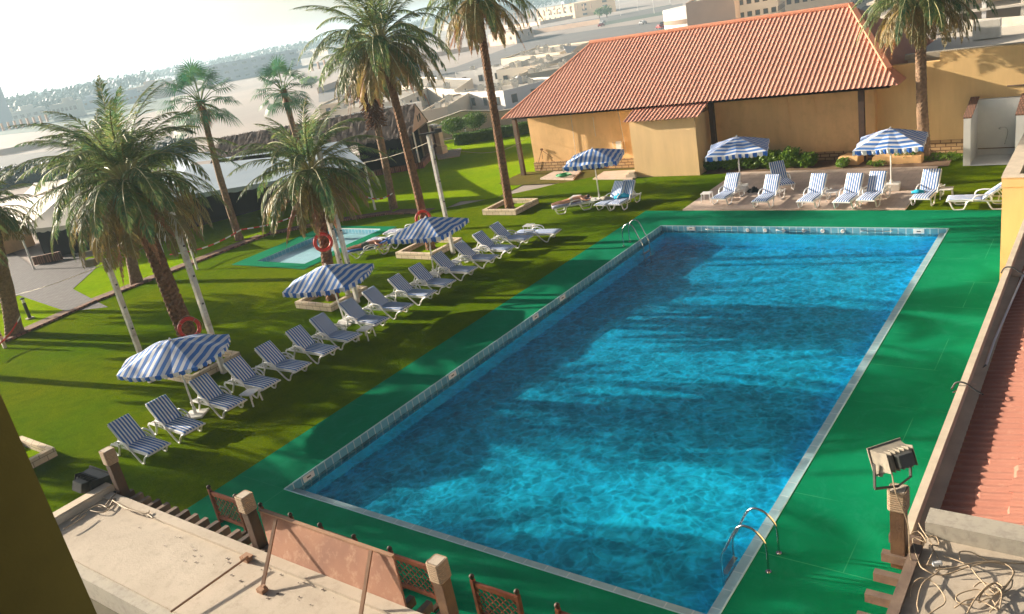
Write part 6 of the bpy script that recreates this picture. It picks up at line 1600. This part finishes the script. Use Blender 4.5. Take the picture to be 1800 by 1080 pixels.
# left hazy grove: trees one can tell apart in the nearer rows, far wood as one mass
for k in range(12):
    px = -60 + k * 22 + rg.uniform(-5, 5); py = 222 - .19 * px + rg.uniform(-6, 6)
    far_tree(far(px, py), rg.uniform(8, 13), rg.uniform(8, 12), 'hazy tree of the far left grove, %s' % ['at the very edge', 'second from the edge', 'third from the edge', 'fourth from the edge', 'fifth from the edge', 'sixth from the edge', 'seventh from the edge', 'eighth from the edge', 'ninth from the edge', 'tenth from the edge', 'second to last on the right', 'last on the right'][k], 420)
vf = [[], []]
for k in range(1500):
    px = rg.uniform(-500, 1400); hor = 175 - .19 * px; py = hor + (rg.choice((11, 13, 17, 22, 27)) if px > 260 else rg.choice((11, 13, 17, 22, 27, 33, 39, 44))) + rg.uniform(-1.5, 1.5); p = far(px, py)
    if (p - CAM).length > 2200: continue
    leaf_cloud(vf, (p.x, p.y, rg.uniform(3, 5)), rg.uniform(14, 30), rg.uniform(14, 30), rg.uniform(4, 7), 40, rg, 2.0)
o = rough_tri('far_wood', vf[0], vf[1], 'far_leaf'); tag(o, 'hazy belt of trees along the horizon', 'wood', kind='stuff')
# a few far houses in the belt
ORD = ['leftmost', 'second from the left', 'third from the left', 'fourth from the left', 'fifth from the left', 'sixth from the left', 'seventh from the left', 'eighth from the left', 'ninth from the left', 'tenth from the left', 'third from the right', 'second from the right', 'rightmost']
for k, px in enumerate((60, 150, 215, 275, 590, 640, 690, 745, 800, 850, 900, 1000, 1080)):
    hor = 175 - .19 * px; p = far(px, hor + (22, 30, 26, 36, 30, 38, 26, 34, 28, 24, 30, 22, 20)[k])
    w_ = rg.uniform(16, 34); root = thing('far_house', 'hazy pale block near the horizon, ' + ORD[k] + ' of its row', 'house', p, rg.uniform(0, 1.5), 'pale blocks near the horizon')
    b = MB(); h_ = rg.uniform(5, 9); b.box(0, 0, h_ / 2, w_, w_ * .6, h_); b.build('wall', rg.choice(('villa_pale', 'villa_cream', 'school_blue')), root)
    b = MB(); b.box(0, 0, h_ + .2, w_ + .5, w_ * .6 + .5, .4); b.build('roof', 'villa_roof', root)
    for i in range(5):
        for s_ in (-1, 1): b = MB(); b.box((i - 2) * w_ * .19, s_ * w_ * .3, h_ * .55, w_ * .09, .2, 2.0); b.build('window', 'window_frame', root)

for k in range(16):
    px = 20 + k * 36 + rg.uniform(-10, 10); hor = 175 - .19 * px; p = far(px, hor + rg.choice((47, 51, 56)) if px < 330 else hor + rg.choice((29, 32)))
    w_ = rg.uniform(14, 34); h_ = rg.uniform(5, 9); root = thing('city_block', 'low hazy town block at upper left, ' + ('first second third fourth fifth sixth seventh eighth ninth tenth eleventh twelfth thirteenth fourteenth fifteenth sixteenth'.split()[k]) + ' from the left', 'building', p, rg.uniform(-.3, .3) + 1.0, 'low hazy town blocks at upper left')
    b = MB(); b.box(0, 0, h_ / 2, w_, w_ * .5, h_); b.box(w_ * .1, 0, h_ + 1.2, w_ * .3, w_ * .25, 2.4); b.build('wall', rg.choice(('villa_pale', 'school_blue', 'villa_pink')), root)
    for i in range(6):
        for s_ in (-1, 1): b = MB(); b.box((i - 2.5) * w_ * .155, s_ * w_ * .25, h_ * .6, w_ * .09, .3, h_ * .22); b.build('window', 'window_frame', root)

# ================================================================ haze
t = NT('haze'); t.t.nodes.remove(t.b)
pv = t.n('ShaderNodeVolumePrincipled'); pv.inputs['Color'].default_value = (.62, .85, 1.0, 1); pv.inputs['Density'].default_value = HAZE; pv.inputs['Anisotropy'].default_value = .25
t.link(pv.outputs[0], t.t.nodes['Material Output'].inputs['Volume'])
b = MB(); b.box(-550, 1000, 14, 5000, 2800, 45.4)
o = b.build('haze', 'haze'); o['kind'] = 'stuff'; o['label'] = 'thin dusty haze over the whole place'; o['category'] = 'haze'
